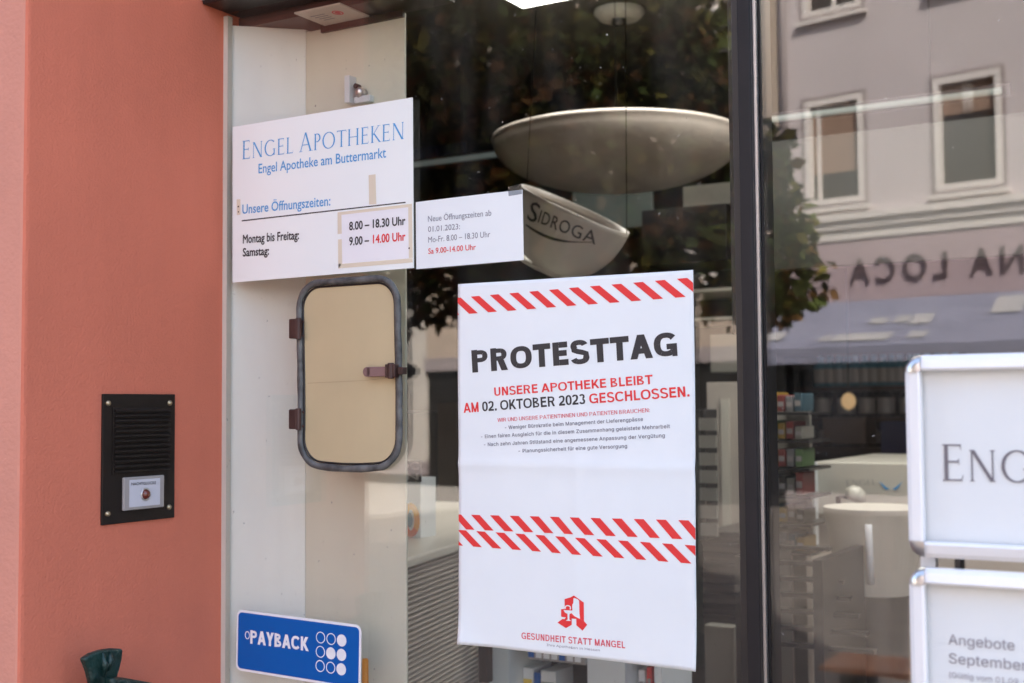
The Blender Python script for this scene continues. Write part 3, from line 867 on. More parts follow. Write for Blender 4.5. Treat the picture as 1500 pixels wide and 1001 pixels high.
# loyalty sticker
bf = sheet_fn(.1305, 1.2865, .2035, .0785, -.020, -.0012)
ps = thing('loyalty_sticker', 'blue rounded loyalty card sticker with white dots low on the left pane', 'sticker', (.1305, -.001, 1.247))
def rr2(x0, x1, y0, y1, r, n=7):
    return [(p.x, p.z) for p in rrect(x0, x1, y0, y1, r, n)]
MB().prism(rr2(0, 203.5, 0, 78.5, 9), bf, -.0004, 0).build('backing', M['white'], ps)
MB().prism(rr2(3.2, 200.3, 3.2, 75.3, 6), bf, .0001, .0004).build('face', M['blue'], ps)
t = MB()
put_caps(t, 'PAYBACK', bf, (24.5, 41.6), (122, 40.6), 17.4, .26, d=.0005)
t.arc((19.5, 31.5), 3.6, 4.6, 1.1, 0, 360, bf, d0=.0005, d1=.0007)
for i in range(3):
    for j in range(3):
        c = (140.5 + i * 16.6, 21.5 + j * 17.6)
        if i == 2 or (i == 1 and j == 1): t.disc(c, 7.4, bf, d0=.0005, d1=.0007, seg=32)
        else: t.arc(c, 6.7, 6.7, 1.1, 0, 360, bf, d0=.0005, d1=.0007, seg=32)
t.build('lettering', M['white'], ps)

# ================================================================== MENU STAND AT THE RIGHT
sy = -.30
sx0 = .9635
sd_ = thing('sign_stand', 'aluminium sign stand with two stacked snap frames before the right pane', 'sign stand', (1.09, sy, 0))
XZ = lambda y0: (lambda a, b, d: Vector((a, y0 - d, b)))
def snap_frame(z0, z1, x0, x1):
    wd = .0115; cr = .012
    face = MB().box(x0 + .008, x1 - .008, sy + .0005, sy + .010, z0 + .008, z1 - .008).build('panel', M['card'], sd_)
    fr = MB()
    prof = [(0, .002), (.0004, .0070), (.0030, .0088), (.0036, .0092), (.0098, .0106), (.0113, .0098), (.0117, .004)]
    def run(pa, pb, inward):
        vs, n = [], len(prof)
        for p in (pa, pb):
            for o, lift in prof: vs.append(Vector((p[0], sy, p[1])) + Vector((inward[0] * o, -lift, inward[1] * o)))
        fr.add(vs, [(i, i + 1, n + i + 1, n + i) for i in range(n - 1)] + [tuple(range(n)), tuple(range(2 * n - 1, n - 1, -1))])
    run((x0 + cr, z1), (x1 - cr, z1), (0, -1)); run((x0 + cr, z0), (x1 - cr, z0), (0, 1))
    run((x0, z0 + cr), (x0, z1 - cr), (1, 0)); run((x1, z0 + cr), (x1, z1 - cr), (-1, 0))
    fo = fr.build('snap_frame', M['alu'], sd_)
    for cx, cz, a0 in ((x0 + cr, z1 - cr, 90), (x1 - cr, z1 - cr, 0), (x0 + cr, z0 + cr, 180), (x1 - cr, z0 + cr, 270)):
        cn = MB()
        rings = []
        for r, lift in ((cr, .001), (cr * .96, .007), (cr * .80, .0105), (cr * .45, .0118), (.0005, .0118)):
            rings.append([Vector((cx + r * math.cos(R(a0 + 90 * k / 10)), sy - lift, cz + r * math.sin(R(a0 + 90 * k / 10)))) for k in range(11)])
        vs = [p for r_ in rings for p in r_]
        cn.add(vs, [(i * 11 + k, i * 11 + k + 1, (i + 1) * 11 + k + 1, (i + 1) * 11 + k) for i in range(4) for k in range(10)])
        cn.build('corner_cap', M['chrome'], fo, smooth=True)
    return face
f1 = snap_frame(1.4795, 1.6255, sx0, sx0 + .26)
f2 = snap_frame(1.2600, 1.4725, sx0 - .0005, sx0 + .26)
SHEET_DOWN = False
fnS = XZ(sy)
t = MB(); put_roman(t, 'ENGEL', fnS, (.9865, 1.5347), (1.078, 1.5347), .0262, .0222, d=.0004); t.build('lettering', mat('grey_serif_print', (.15, .14, .16), .5), f1)
t = MB()
put(t, 'Angebote', fnS, (.9885, 1.4180), (1.0330, 1.4176), .0072, fnt=INTER, d=.0004)
put(t, 'September', fnS, (.9885, 1.4047), (1.0405, 1.4043), .0072, fnt=INTER, d=.0004, capref='H')
put(t, '(Gültig vom 01.09. bis 30.09.)', fnS, (.9885, 1.3945), (1.066, 1.3940), .0040, fnt=INTER, off=-.004, d=.0004)
t.build('lettering', mat('grey_print_pale', (.26, .25, .28), .5), f2)
SHEET_DOWN = True
mp = MB().box(sx0 + .004, sx0 + .0145, sy + .012, sy + .022, .02, 1.60)
mp.box(sx0 + .245, sx0 + .256, sy + .012, sy + .022, .02, 1.60)
mp.build('upright', M['alu'], sd_)
MB().box(sx0 + .03, sx0 + .034, sy + .002, sy + .018, 1.466, 1.486).build('clip', M['black'], sd_)
MB().box(sx0 - .06, sx0 + .32, sy - .12, sy + .16, .004, .02).build('base_plate', M['graphite'], sd_, bev=.003)

# ================================================================== INSIDE THE PHARMACY
ZC = 2.797
c = at(766, 12, 'z', ZC - .022)
cl_ = thing('ceiling_light', 'bright long ceiling light panel glowing near the top edge', 'ceiling light', (c.x + .3, c.y - .3, ZC))
MB().box(c.x, c.x + 2.4, c.y - .6, c.y, ZC - .022, ZC - .012).build('diffuser', M['lamp'], cl_)  # panel lengthened out of view to throw more light on the inner reveal
MB().box(c.x - .015, c.x + 2.415, c.y - .615, c.y + .015, ZC - .011, ZC - .001).build('housing', M['alu'], cl_)
c = at(907, 24, 'z', ZC - .02)
rl = thing('ceiling_disc', 'round grey ceiling disc just above the pendant bowl', 'ceiling fitting', (c.x, c.y, ZC))
dpx = (c - CAM).dot(FWD) / CF
MB().lathe([(0, -.03), (37 * dpx * .8, -.028), (37 * dpx, -.012), (37 * dpx, 0)], (c.x, c.y, ZC - .001), (0, 0, 1), 36).build('grille', M['ashen'], rl, smooth=True)
MB().lathe([(0, -.02), (.022, -.016), (.022, 0)], (c.x, c.y, ZC - .03), (0, 0, 1), 16).build('cap', M['dark'], rl, smooth=True)

# pendant bowl
c = at(903, 207, 'y', 2.0)
dpx = (c - CAM).dot(FWD) / CF
rb_ = 182 * dpx
pl = thing('pendant_lamp', 'wide shallow stone coloured bowl lamp hanging inside, unlit', 'pendant lamp', tuple(c))
prof = [(rb_ * math.sin(R(a)), -.40 * rb_ * math.cos(R(a))) for a in range(0, 91, 6)] + [(rb_ * 1.012, .004), (rb_ * 1.0, .012), (rb_ * .965, .008)] + [(rb_ * .96 * math.sin(R(a)), -.36 * rb_ * math.cos(R(a))) for a in range(86, -1, -8)]
prof[0] = (.0005, prof[0][1]); prof[-1] = (.0005, prof[-1][1])
MB().lathe(prof, c, (0, 0, 1), 72).build('bowl', M['bowlmat'], pl, smooth=True)
MB().tube([(c.x, c.y, c.z - .3 * rb_), (c.x, c.y, ZC - .03)], .0012, 6).build('rod', M['cordblack'], pl)

# slim tube light running parallel to the window
a, b = at(604, 243.5, 'y', 2.5), at(1467, 131, 'y', 2.5)
zt = (a.z + b.z) / 2
tu = thing('tube_light', 'long thin pale tube light running across the ceiling space behind the bowl lamp', 'tube light', ((a.x + b.x) / 2, 2.5, zt))
MB().tube([(a.x, 2.5, zt), (b.x, 2.5, zt)], .010, 10).build('tube', M['tube'], tu, smooth=True)
MB().box(a.x - .02, b.x + .02, 2.512, 2.54, zt - .012, zt + .022).build('batten', M['graphite'], tu)
for x in (a.x + .2, b.x - .2): MB().tube([(x, 2.526, zt + .02), (x, 2.526, ZC)], .0012, 6).build('wire', M['cordblack'], tu)

# tilted tea bowl display
c = at(843, 306, 'y', 1.0)
dpx = (c - CAM).dot(FWD) / CF
ex = (at(920, 345, 'y', 1.0) - at(765, 267, 'y', 1.0)).normalized()
ax = Vector((ex.z, 0, -ex.x))                       # from the rim down into the bowl
ax = Vector((-abs(ex.z), 0, -abs(ex.x))).normalized()
rt = 87 * dpx
ht = 97 * dpx
tb = thing('tea_bowl', 'tilted greige tea bowl with dark brand lettering hanging inside behind the note', 'bowl', tuple(c))
rad = lambda q: rt * math.sqrt(max(0, 1 - (q * .93) ** 2.3)) if q < 1 else rt * .28
prof = [(rt * .97, .0)] + [(rad(k / 14), ht * k / 14) for k in range(0, 14)] + [(rt * .30, ht), (rt * .30, ht * 1.06), (.0005, ht * 1.06)]
prof = [(rt * .95, .10 * ht), (rt * .97, 0)] + prof[1:]
MB().lathe(prof, c, ax, 56).build('bowl', M['greige'], tb, smooth=True)
MB().lathe([(.0005, ht * .5), (rt * .6, ht * .45), (rt * .9, ht * .12)], c, ax, 40).build('lining', M['greige'], tb, smooth=True)
def bowl_fn(a_, b_, d):
    rr_ = max(rad(max(0, min(.98, b_ / ht))), .001)
    x = max(-rr_ * .98, min(rr_ * .98, a_))
    return c + ex * x + ax * b_ + Vector((0, -(math.sqrt(rr_ * rr_ - x * x) + .0012 + d), 0))
def to_ab(u, v):
    p = at(u, v, 'y', c.y - rt * .85) - c
    return (p.dot(ex), p.dot(ax))
t = MB()
p0, p1 = to_ab(776, 319), to_ab(856, 355)
put(t, 'IDROGA', bowl_fn, to_ab(793, 327), p1, 18 * dpx, off=.008, space=1.1)
put(t, 'S', bowl_fn, to_ab(775, 322), to_ab(790, 329), 27 * dpx, off=.008, d=.0006)
sw_ = []
for k in range(13):
    q_ = k / 12
    A_ = to_ab(773 + 81 * q_, 330 + 22 * q_ + 10 * math.sin(math.pi * q_))
    sw_.append((A_, (.6 + 1.6 * math.sin(math.pi * min(1, q_ + .15))) * dpx))
for (A_, wa), (B_, wb) in zip(sw_, sw_[1:]):
    t.add([bowl_fn(A_[0], A_[1] - wa, .0004), bowl_fn(B_[0], B_[1] - wb, .0004), bowl_fn(B_[0], B_[1] + wb, .0004), bowl_fn(A_[0], A_[1] + wa, .0004)], [(0, 1, 2, 3)])
lf = to_ab(792, 303)
for du, dv in ((-5, -5), (3, -6), (8, 0)):
    q_ = to_ab(790 + du, 303 + dv)
    t.add([bowl_fn(lf[0], lf[1], .0005), bowl_fn((lf[0] + q_[0]) / 2 + 1.6 * dpx, (lf[1] + q_[1]) / 2, .0005), bowl_fn(q_[0], q_[1], .0005), bowl_fn((lf[0] + q_[0]) / 2 - 1.6 * dpx, (lf[1] + q_[1]) / 2, .0005)], [(0, 1, 2, 3)])
t.build('lettering', M['ink'], tb)
cw = MB().tube([at(772, 264, 'y', 1.0), (c.x - .06, 1.0, ZC)], .0008, 6)
cw.tube([at(918, 344, 'y', 1.0), (c.x + .12, 1.0, ZC)], .0008, 6)
cw.build('cord', M['cordblack'], tb)
p = at(790, 388, 'y', 1.03)
sc = thing('saucer', 'pale saucer tilted beneath the tea bowl', 'saucer', tuple(p))
MB().lathe([(.0005, .006), (rt * .4, .006), (rt * .62, -.002), (rt * .64, .0), (rt * .42, .010), (.0005, .010)], p + Vector((.01, 0, .0)), ax, 40).build('dish', M['offwhite'], sc, smooth=True)

def ibox(name, label, cat, u0, u1, v0, v1, y, depth, m, group=None, bev=.003, part='body'):
    """a box whose front face stands in the plane y; corners given by photo positions of that face"""
    a, b = at(u0, (v0 + v1) / 2, 'y', y), at(u1, (v0 + v1) / 2, 'y', y)
    um = (u0 + u1) / 2
    z1, z0 = at(um, v0, 'y', y).z, at(um, v1, 'y', y).z
    th = thing(name, label, cat, ((a.x + b.x) / 2, y, z0), group)
    o = MB().box(a.x, b.x, y, y + depth, z0, z1).build(part, m, th, bev=bev)
    return th, (a.x, b.x, z0, z1)

def to_floor(th, x0, x1, y0, y1, z, m, name='leg', w_=.02):
    for x in (x0 + w_, x1 - w_):
        for y in (y0 + w_, y1 - w_):
            MB().box(x - w_ / 2, x + w_ / 2, y - w_ / 2, y + w_ / 2, .006, z).build(name, m, th)

# ribbed display plinth at the window, with a product box on it
pz = 1.35
A0, A1 = at(560, 831, 'z', pz), at(676, 795, 'z', pz)
dv = (A1 - A0).normalized(); nv = Vector((-dv.y, dv.x, 0))
dp = thing('display_plinth', 'cream display plinth with a finely ribbed front below the service hatch', 'plinth', (A0.x, A0.y, 0))
B0 = A0 + dv * .08
LW = 1.15
T_ = Matrix(((dv.x, nv.x, 0, B0.x), (dv.y, nv.y, 0, B0.y), (0, 0, 1, 0), (0, 0, 0, 1)))
MB().box(0, LW, .004, .6, pz - .016, pz, T=T_).build('top', M['offwhite'], dp, bev=.004)
fr_ = MB().box(0, LW, .02, .59, .02, pz - .017, T=T_)
k = 0
z = pz - .020
while z > .75:
    fr_.prism([(.020, z), (.012, z - .0015), (.012, z - .004), (.020, z - .0055)], lambda a_, b_, d: T_ @ Vector((d, a_, b_)), 0, LW)
    z -= .0085
fr_.build('ribbed_front', M['greige'], dp)

y_ = at(600, 787, 'z', 1.351).y
bx_, (x0, x1, z0, z1) = ibox('product_box', 'white product box with an orange ring emblem on the display plinth', 'box', 560, 616, 700, 787, y_, .05, M['card'], bev=.001)
t = MB()
cc = at(602, 762, 'y', y_)
k_ = (cc - CAM).dot(FWD) / CF
fy = XZ(y_ - .0004)
t.arc((cc.x, cc.z), 11 * k_, 20 * k_, 10 * k_, 180, 320, fy, mi=0, seg=30)
t.arc((cc.x, cc.z), 11 * k_, 20 * k_, 10 * k_, 20, 180, fy, mi=1, seg=20)
t.arc((cc.x, cc.z), 11 * k_, 20 * k_, 10 * k_, -40, 20, fy, mi=3, seg=10)
t.disc((cc.x - 2 * k_, cc.z), 6 * k_, fy, mi=2, ry=11 * k_)
t.build('emblem', [mat('orange_red_print', (.80, .09, .01), .5), mat('amber_print', (.88, .42, .02), .5), M['teal'], M['orange']], bx_)
y2 = .55
tg, (x0, x1, z0, z1) = ibox('shelf_tag', 'small dark tag with outlined white letters above the product box', 'tag', 572, 616, 674, 706, y_ - .005, .004, M['dark'], bev=.001)
t = MB()
SHEET_DOWN = False
p0, p1 = at(583, 688, 'y', y_ - .0055), at(614, 688, 'y', y_ - .0055); put(t, 'OC', XZ(y_ - .0053), (p0.x, p0.z), (p1.x, p1.z), 11 * k_, off=.03)
p0, p1 = at(583, 703, 'y', y_ - .0055), at(613, 703, 'y', y_ - .0055); put(t, 'EN', XZ(y_ - .0053), (p0.x, p0.z), (p1.x, p1.z), 9 * k_, off=.03)
SHEET_DOWN = True
t.build('lettering', mat('grey_light_print', (.45, .42, .38), .5), tg)
MB().box(x0 + .005, x0 + .009, y_ - .0045, y_ - .001, 1.351, z0).build('stem', M['dark'], tg)

# orange rod behind the sticker
p = at(535, 965, 'y', .05)
orod = thing('orange_rod', 'slim orange rod standing behind the blue sticker', 'rod', (p.x, .05, .3))
MB().tube([(p.x, .05, .3), (p.x, .05, p.z - .002), (p.x, .05, p.z)], .0042, 12, rr=[.0042, .0042, .003]).build('rod', M['orange'], orod, smooth=True)

# low white cabinet under the poster
cy = .75
cab, (x0, x1, z0, z1) = ibox('display_cabinet', 'grey white display cabinet with open pigeonholes below the poster', 'cabinet', 716, 962, 930, 952, cy, .14, M['card'], part='top')
zt_ = z0
zl = zt_ - .26
for u0, u1 in ((716, 745), (860, 915), (958, 968)):
    p, q_ = at(u0, 975, 'y', cy), at(u1, 975, 'y', cy)
    MB().box(p.x, q_.x, cy + .001, cy + .135, zl, zt_ - .001).build('upright', M['card'], cab)
MB().box(x0, x1, cy + .125, cy + .1395, .006, zt_ - .001).build('back', M['dark'], cab)
MB().box(x0, x1, cy, cy + .124, .006, zl - .001).build('base', M['card'], cab)
p, q_ = at(775, 957, 'y', cy - .01), at(858, 965, 'y', cy - .01)
sl = thing('shelf_strip', 'clear shelf strip with small printed price labels on the cabinet edge', 'price strip', (p.x, cy - .01, zt_ - .02))
MB().box(p.x, q_.x, cy - .012, cy - .004, zt_ - .022, zt_ + .004).build('strip', M['frost'], sl)
t = MB(); px_ = p.x
for k in range(7):
    wd = (q_.x - p.x) / 8
    t.box(px_ + k * wd * 1.1, px_ + k * wd * 1.1 + wd * .8, cy - .0135, cy - .0122, zt_ - .018, zt_ - .001, mi=1 if k in (0, 4) else 0)
t.build('label', [M['white'], M['blue']], sl)
for u0, u1, v0, nm, m, lab in ((766, 782, 978, 'medicine_box', M['white'], 'white and yellow medicine box in the first pigeonhole'), (782, 792, 985, 'medicine_box', M['blue'], 'narrow blue medicine box between two white ones'),
                               (792, 815, 982, 'medicine_box', M['white'], 'plain white medicine box beside the blue one'), (918, 934, 984, 'medicine_box', M['walnut'], 'brown medicine box in the second pigeonhole'),
                               (935, 946, 981, 'medicine_box', M['white'], 'white medicine box beside the brown one'), (947, 956, 977, 'medicine_box', M['red'], 'red medicine box at the end of the second pigeonhole')):
    p, q_ = at(u0, v0, 'y', cy + .05), at(u1, v0, 'y', cy + .05)
    th = thing(nm, lab, 'box', ((p.x + q_.x) / 2, cy + .05, zl), 'boxes in the display cabinet')
    MB().box(p.x, q_.x - .002, cy + .05, cy + .12, zl + .0005, p.z).build('carton', m, th, bev=.001)
    band = MB().box(p.x + .002, q_.x - .004, cy + .0485, cy + .0498, p.z - .05, p.z - .02)
    band.build('band', M['yellow'] if lab.startswith('white and') else M['frost'], th)
pst, _ = ibox('dark_post', 'thin dark upright post left of the display cabinet', 'post', 700, 714, 900, 1001, cy - .05, .02, M['brown'])
p = at(700, 950, 'y', cy - .05); q_ = at(714, 950, 'y', cy - .05)
MB().box(p.x - .01, q_.x + .01, cy - .06, cy - .02, .006, .03).build('foot', M['brown'], pst)

# things seen between poster and mullion
ibox('wall_shelf', 'dark wall shelf high behind the poster edge', 'shelf', 940, 1064, 303, 385, 2.6, .3, M['dark'])
for k, v in enumerate((424, 466)):
    th, bb = ibox('shelf_board', ('upper' if k == 0 else 'lower') + ' pale edged shelf board right of the poster', 'shelf', 960, 1076, v, v + 5, 2.6, .3, M['offwhite'])
ibox('wall_panel', 'pale beige wall panel behind the top right of the poster', 'panel', 1000, 1078, 270, 302, 2.9, .05, M['offwhite'])
ibox('green_panel', 'pale green glass panel between the bowl lamp and the tea bowl', 'panel', 838, 955, 250, 336, 2.7, .02, M['panelgreen'])
ibox('carton', 'pale grey carton on the shelf right of the poster', 'carton', 1040, 1082, 490, 546, 2.4, .25, M['ashen'])
th, bb = ibox('display_board', 'tall greige display board leaning right of the poster', 'display board', 1036, 1084, 560, 776, 2.3, .03, M['greige'])
MB().box(bb[1] - .055, bb[1] - .03, 2.292, 2.2985, bb[2], bb[3] - .05).build('stripe', M['offwhite'], th)
th, bb = ibox('brochure_rack', 'narrow black brochure rack right of the poster', 'brochure rack', 1020, 1034, 600, 792, 1.6, .08, M['dark'])
t = MB()
for k in range(7):
    z = bb[2] + (bb[3] - bb[2]) * (k + .3) / 7.5
    t.box(bb[0] + .012, bb[1] + .03, 1.59, 1.5985, z, z + .03)
t.build('brochure', M['ashen'], th)
th, bb = ibox('black_cabinet', 'black cabinet with grooved front right of the poster', 'cabinet', 1030, 1110, 780, 916, 1.7, .4, M['dark'])
t = MB()
for k in range(9):
    z = bb[2] + (bb[3] - bb[2]) * (k + .5) / 9
    t.box(bb[0], bb[1], 1.694, 1.6995, z, z + .012)
t.build('groove', M['graphite'], th)
ibox('grey_crate', 'plain grey crate standing under the black cabinet', 'crate', 1032, 1076, 917, 1010, 1.66, .4, M['ashen'])

# dark furniture at the back left
ibox('doorway_cabinet', 'dark tall cabinet at the back beside the hatch board', 'cabinet', 520, 640, 604, 745, 4.0, .5, M['dark'])
ibox('brown_pillar', 'brown grey pillar at the back left of the poster', 'pillar', 641, 668, 590, 760, 3.9, .3, M['walnut'])
th, bb = ibox('navy_curtain', 'dark navy curtain hanging at the back beside the partition', 'curtain', 612, 682, 10, 245, 3.6, .01, M['navy'])
t = MB()
for k in range(12):
    x = bb[0] + (bb[1] - bb[0]) * (k + .5) / 12
    t.tube([(x, 3.585, bb[2]), (x, 3.585, bb[3])], .022, 8)
t.build('fold', M['navy'], th, smooth=True)

# right pane: fascia, counter, round display, shelves
th, bb = ibox('fascia_panel', 'long greenish grey fascia panel hanging above the sales counter', 'fascia', 1100, 1560, 184, 384, 2.56, .04, M['fascia'])
cyy = 2.0
th, bb = ibox('sales_counter', 'cream sales counter with a small blue wing emblem', 'counter', 1192, 1560, 680, 760, cyy, .6, M['offwhite'], part='front')
MB().box(bb[0], bb[1], cyy + .02, cyy + .6, .006, bb[2]).build('base', M['greige'], th)
MB().box(bb[0] - .012, bb[0] + .012, cyy - .03, cyy - .002, .006, bb[3]).build('edge_post', M['card'], th)
t = MB()
p = at(1305, 712, 'y', cyy); k_ = (p - CAM).dot(FWD) / CF
cf = XZ(cyy - .001)
for s_ in (-1, 1):
    for j in range(3):
        q_ = [(p.x + s_ * 2 * k_, p.z - 6 * k_ + j * 1 * k_), (p.x + s_ * (17 - j * 3) * k_, p.z + (7 - j * 4) * k_), (p.x + s_ * (11 - j * 2) * k_, p.z - (2 + j * 2) * k_)]
        t.prism(q_, cf, .0 + j * .0002, .0006 + j * .0002)
t.build('wing_emblem', M['blueink'], th)
t = MB()
SHEET_DOWN = False
a, b = at(1240, 712, 'y', cyy), at(1284, 710, 'y', cyy)
put_roman(t, 'ENGEL', cf, (a.x, a.z), (b.x, b.z), 9 * k_, 8 * k_)
SHEET_DOWN = True
t.build('lettering', M['frost'], th)
# tapering display drum in front of the counter
p = at(1272, 745, 'y', 1.55); k_ = (p - CAM).dot(FWD) / CF
zb_ = at(1272, 872, 'y', 1.55).z
dr = thing('display_drum', 'white tapering display drum with dark foot before the counter', 'display drum', (p.x, 1.6, 0))
MB().lathe([(.0005, p.z), (74 * k_, p.z), (74 * k_, p.z - .012), (40 * k_ + 12 * k_, zb_), (.0005, zb_)], (p.x, 1.6, 0), (0, 0, 1), 48).build('drum', M['offwhite'], dr, smooth=False)
MB().lathe([(50 * k_, zb_ - .001), (46 * k_, zb_ - .08), (40 * k_, .3), (44 * k_, .006)], (p.x, 1.6, 0), (0, 0, 1), 40).build('foot', M['dark'], dr, smooth=True)
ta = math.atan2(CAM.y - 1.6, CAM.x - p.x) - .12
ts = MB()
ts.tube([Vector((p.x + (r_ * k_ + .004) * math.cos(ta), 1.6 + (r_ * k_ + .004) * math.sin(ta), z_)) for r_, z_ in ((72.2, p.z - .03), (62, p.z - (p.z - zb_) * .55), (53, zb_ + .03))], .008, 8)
ts.build('highlight_strip', M['white'], dr, smooth=True)  # pale strip added in place of a bright highlight down the drum
q_ = at(1248, 722, 'y', 1.9)
kn_ = thing('desk_lamp', 'small chrome desk lamp at the counter front', 'desk lamp', tuple(q_))
MB().lathe([(.0005, 0), (.022, .004), (.028, .018), (.018, .034), (.0005, .04)], q_ - Vector((0, 0, .02)), (.6, 0, 1), 20).build('shade', M['offwhite'], kn_, smooth=True)
MB().tube([q_ + Vector((-.01, 0, -.01)), q_ + Vector((-.035, 0, -.012)), q_ + Vector((-.03, 0, -.09)), q_ + Vector((-.02, .1, -.1))], .007, 8).build('arm', M['dark'], kn_, smooth=True)
# dark slatted bench
th, bb = ibox('slatted_bench', 'dark slatted bench standing low behind the mullion', 'bench', 1126, 1215, 800, 806, 1.35, .02, M['dark'], part='slat')
for k in range(1, 7):
    MB().box(bb[0], bb[1] + .02 * k, 1.35 - .02 * k, 1.37 - .02 * k, bb[2] - .03 * k, bb[3] - .03 * k).build('slat', M['dark'], th)
sd2 = MB().box(bb[1] + .01, bb[1] + .03, 1.2, 1.5, .006, bb[2])
sd2.build('leg', M['dark'], th)
MB().box(bb[0] - .02, bb[0], 1.2, 1.5, .006, bb[2]).build('leg', M['dark'], th)
# round wooden table low at the right
# product rack
ry = 1.75
th, bb = ibox('product_rack', 'grey product rack full of small packs right of the mullion', 'rack', 1124, 1188, 588, 800, ry + .18, .015, M['ashen'], part='back_panel')
x0, x1, z0, z1 = bb
x0, x1 = at(1118, 700, 'y', ry).x, at(1186, 700, 'y', ry).x
for k in range(6):
    z = z0 + (z1 - z0) * k / 5.5
    MB().box(x0, x1, ry, ry + .178, z, z + .006).build('shelf', M['dark'], th)
MB().box(x0, x0 + .012, ry, ry + .178, .006, z0 - .002).build('leg', M['greige'], th)
MB().box(x1 - .012, x1, ry, ry + .178, .006, z0 - .002).build('leg', M['greige'], th)
M['mred'] = mat('muted_red_print', (.22, .045, .04), .5)
M['mgrey'] = mat('grey_card_print', (.22, .22, .23), .5)
M['myellow'] = mat('muted_yellow_print', (.30, .19, .03), .5)
M['mteal'] = mat('muted_teal_print', (.05, .10, .13), .5)
packs = [M['myellow'], M['mgrey'], M['leafy'], M['mteal'], M['mred'], M['ashen'], M['walnut'], M['dark']]
names = {'muted_yellow_print': 'mustard', 'muted_teal_print': 'slate blue', 'ashen_plastic': 'ash grey', 'dark_furniture': 'black', 'muted_red_print': 'dull red', 'grey_card_print': 'grey', 'walnut': 'brown', 'green_print': 'dark green', 'teal_print': 'teal', 'red_print': 'red', 'off_white_laminate': 'cream', 'yellow_print': 'yellow', 'greige_plastic': 'greige'}
rows = ['bottom shelf', 'second shelf', 'third shelf', 'fourth shelf', 'fifth shelf', 'top shelf']
for k in range(6):
    z = z0 + (z1 - z0) * k / 5.5 + .0085
    used = random.sample(packs, 4)
    x = x0 + .01
    for m in used:
        wd = (x1 - x0 - .03) / 4
        hh = random.uniform(.03, .055)
        th2 = thing('product_pack', '%s product pack on the %s of the grey rack' % (names[m.name], rows[k]), 'pack', (x + wd / 2, ry + .05, z), 'packs on the product rack')
        MB().box(x, x + wd * .85, ry + .02, ry + .12, z, z + hh).build('carton', m, th2, bev=.002)
        MB().box(x + wd * .1, x + wd * .75, ry + .0185, ry + .0198, z + hh * .3, z + hh * .6).build('label_band', M['frost'], th2)
        x += wd
# bottle shelves at the back
by = 5.2
th, bb = ibox('bottle_shelf', 'dark wall shelf unit of bottles far behind the counter', 'shelf unit', 1150, 1420, 520, 690, by + .35, .03, M['dark'], part='back_panel')
x0, x1, z0, z1 = bb
x0, x1 = at(1160, 600, 'y', by).x, at(1430, 600, 'y', by).x
levels = [at(1250, v, 'y', by).z for v in (566, 612, 655)]
for z in levels: MB().box(x0, x1, by, by + .345, z - .025, z).build('shelf', M['brown'], th)
rown = ['top', 'middle', 'lower']
for j, z in enumerate(levels):
    n = (16, 7, 9)[j]
    proto = None
    for k in range(n):
        x = x0 + .12 + (x1 - x0 - .2) * (k + random.uniform(-.15, .15) + .3) / n
        hh = (.16, .17, .14)[j]
        if proto is None:
            proto = thing('bottle', 'pale labelled bottle on the %s board of the dark bottle shelf' % rown[j], 'bottle', (x, by + .1, z + .001), 'bottles on the %s board' % rown[j])
            b_ = MB().lathe([(.0005, 0), (.042, 0), (.042, hh * .65), (.016, hh * .82), (.016, hh), (.0005, hh)], (x, by + .1, z + .001), (0, 0, 1), 16).build('glass_body', M['graphite'] if j else M['teal'], proto, smooth=True)
            MB().lathe([(.043, hh * .12), (.043, hh * .58)], (x, by + .1, z + .001), (0, 0, 1), 16).build('paper_label', M['frost'], proto, smooth=True)
        else:
            r_ = proto.copy(); COL.objects.link(r_); r_.location = (x, by + .1, z + .001)
            for ch in proto.children:
                d_ = ch.copy(); COL.objects.link(d_); d_.parent = r_
p = at(1243, 588, 'y', 5.0)
wl = thing('globe_lamp', 'small warm glowing globe lamp before the bottle shelf', 'lamp', tuple(p))
MB().lathe([(.0005, -.045)] + [(.036 * math.cos(R(a)), .042 * math.sin(R(a))) for a in range(-80, 81, 16)] + [(.0005, .045)], p, (0, 0, 1), 24).build('globe', M['warm'], wl, smooth=True)
MB().tube([(p.x, p.y, p.z + .04), (p.x, p.y, ZC)], .004, 6).build('cord', M['dark'], wl)
ibox('brown_carton', 'brown cardboard carton under the globe lamp', 'carton', 1205, 1268, 612, 650, 4.95, .2, M['walnut'])
ibox('blue_bin', 'dark blue storage bin at the right of the bottle shelf', 'bin', 1290, 1400, 618, 676, 4.9, .2, M['navy'])

# ================================================================== ACROSS THE STREET (seen in the panes)
def facade_building(name, label, O, rz, s0, s1, H, wall, low, cornice=True):
    b = frame_thing(name, label, 'building', O, rz)
    return b
OR = (-3.2296, -17.1244, 0)
RZ = R(-169.4)
pale = frame_thing('townhouse', 'pale plastered townhouse with dark shop lettering above a blue grey awning', 'building', OR, RZ)
def wall_with_holes(x0, x1, z0, z1, holes, th_, mat_, parent, name='wall', y0=0.0):
    xs = sorted({x0, x1, *[h[0] for h in holes], *[h[1] for h in holes]})
    zs = sorted({z0, z1, *[h[2] for h in holes], *[h[3] for h in holes]})
    mb = MB()
    for xa, xb in zip(xs, xs[1:]):
        run = None
        for za, zb2 in zip(zs, zs[1:]):
            cx, cz = (xa + xb) / 2, (za + zb2) / 2
            if any(h[0] < cx < h[1] and h[2] < cz < h[3] for h in holes):
                if run: mb.box(xa, xb, y0, y0 + th_, *run); run = None
            else: run = (run[0], zb2) if run else (za, zb2)
        if run: mb.box(xa, xb, y0, y0 + th_, *run)
    return mb.build(name, mat_, parent)
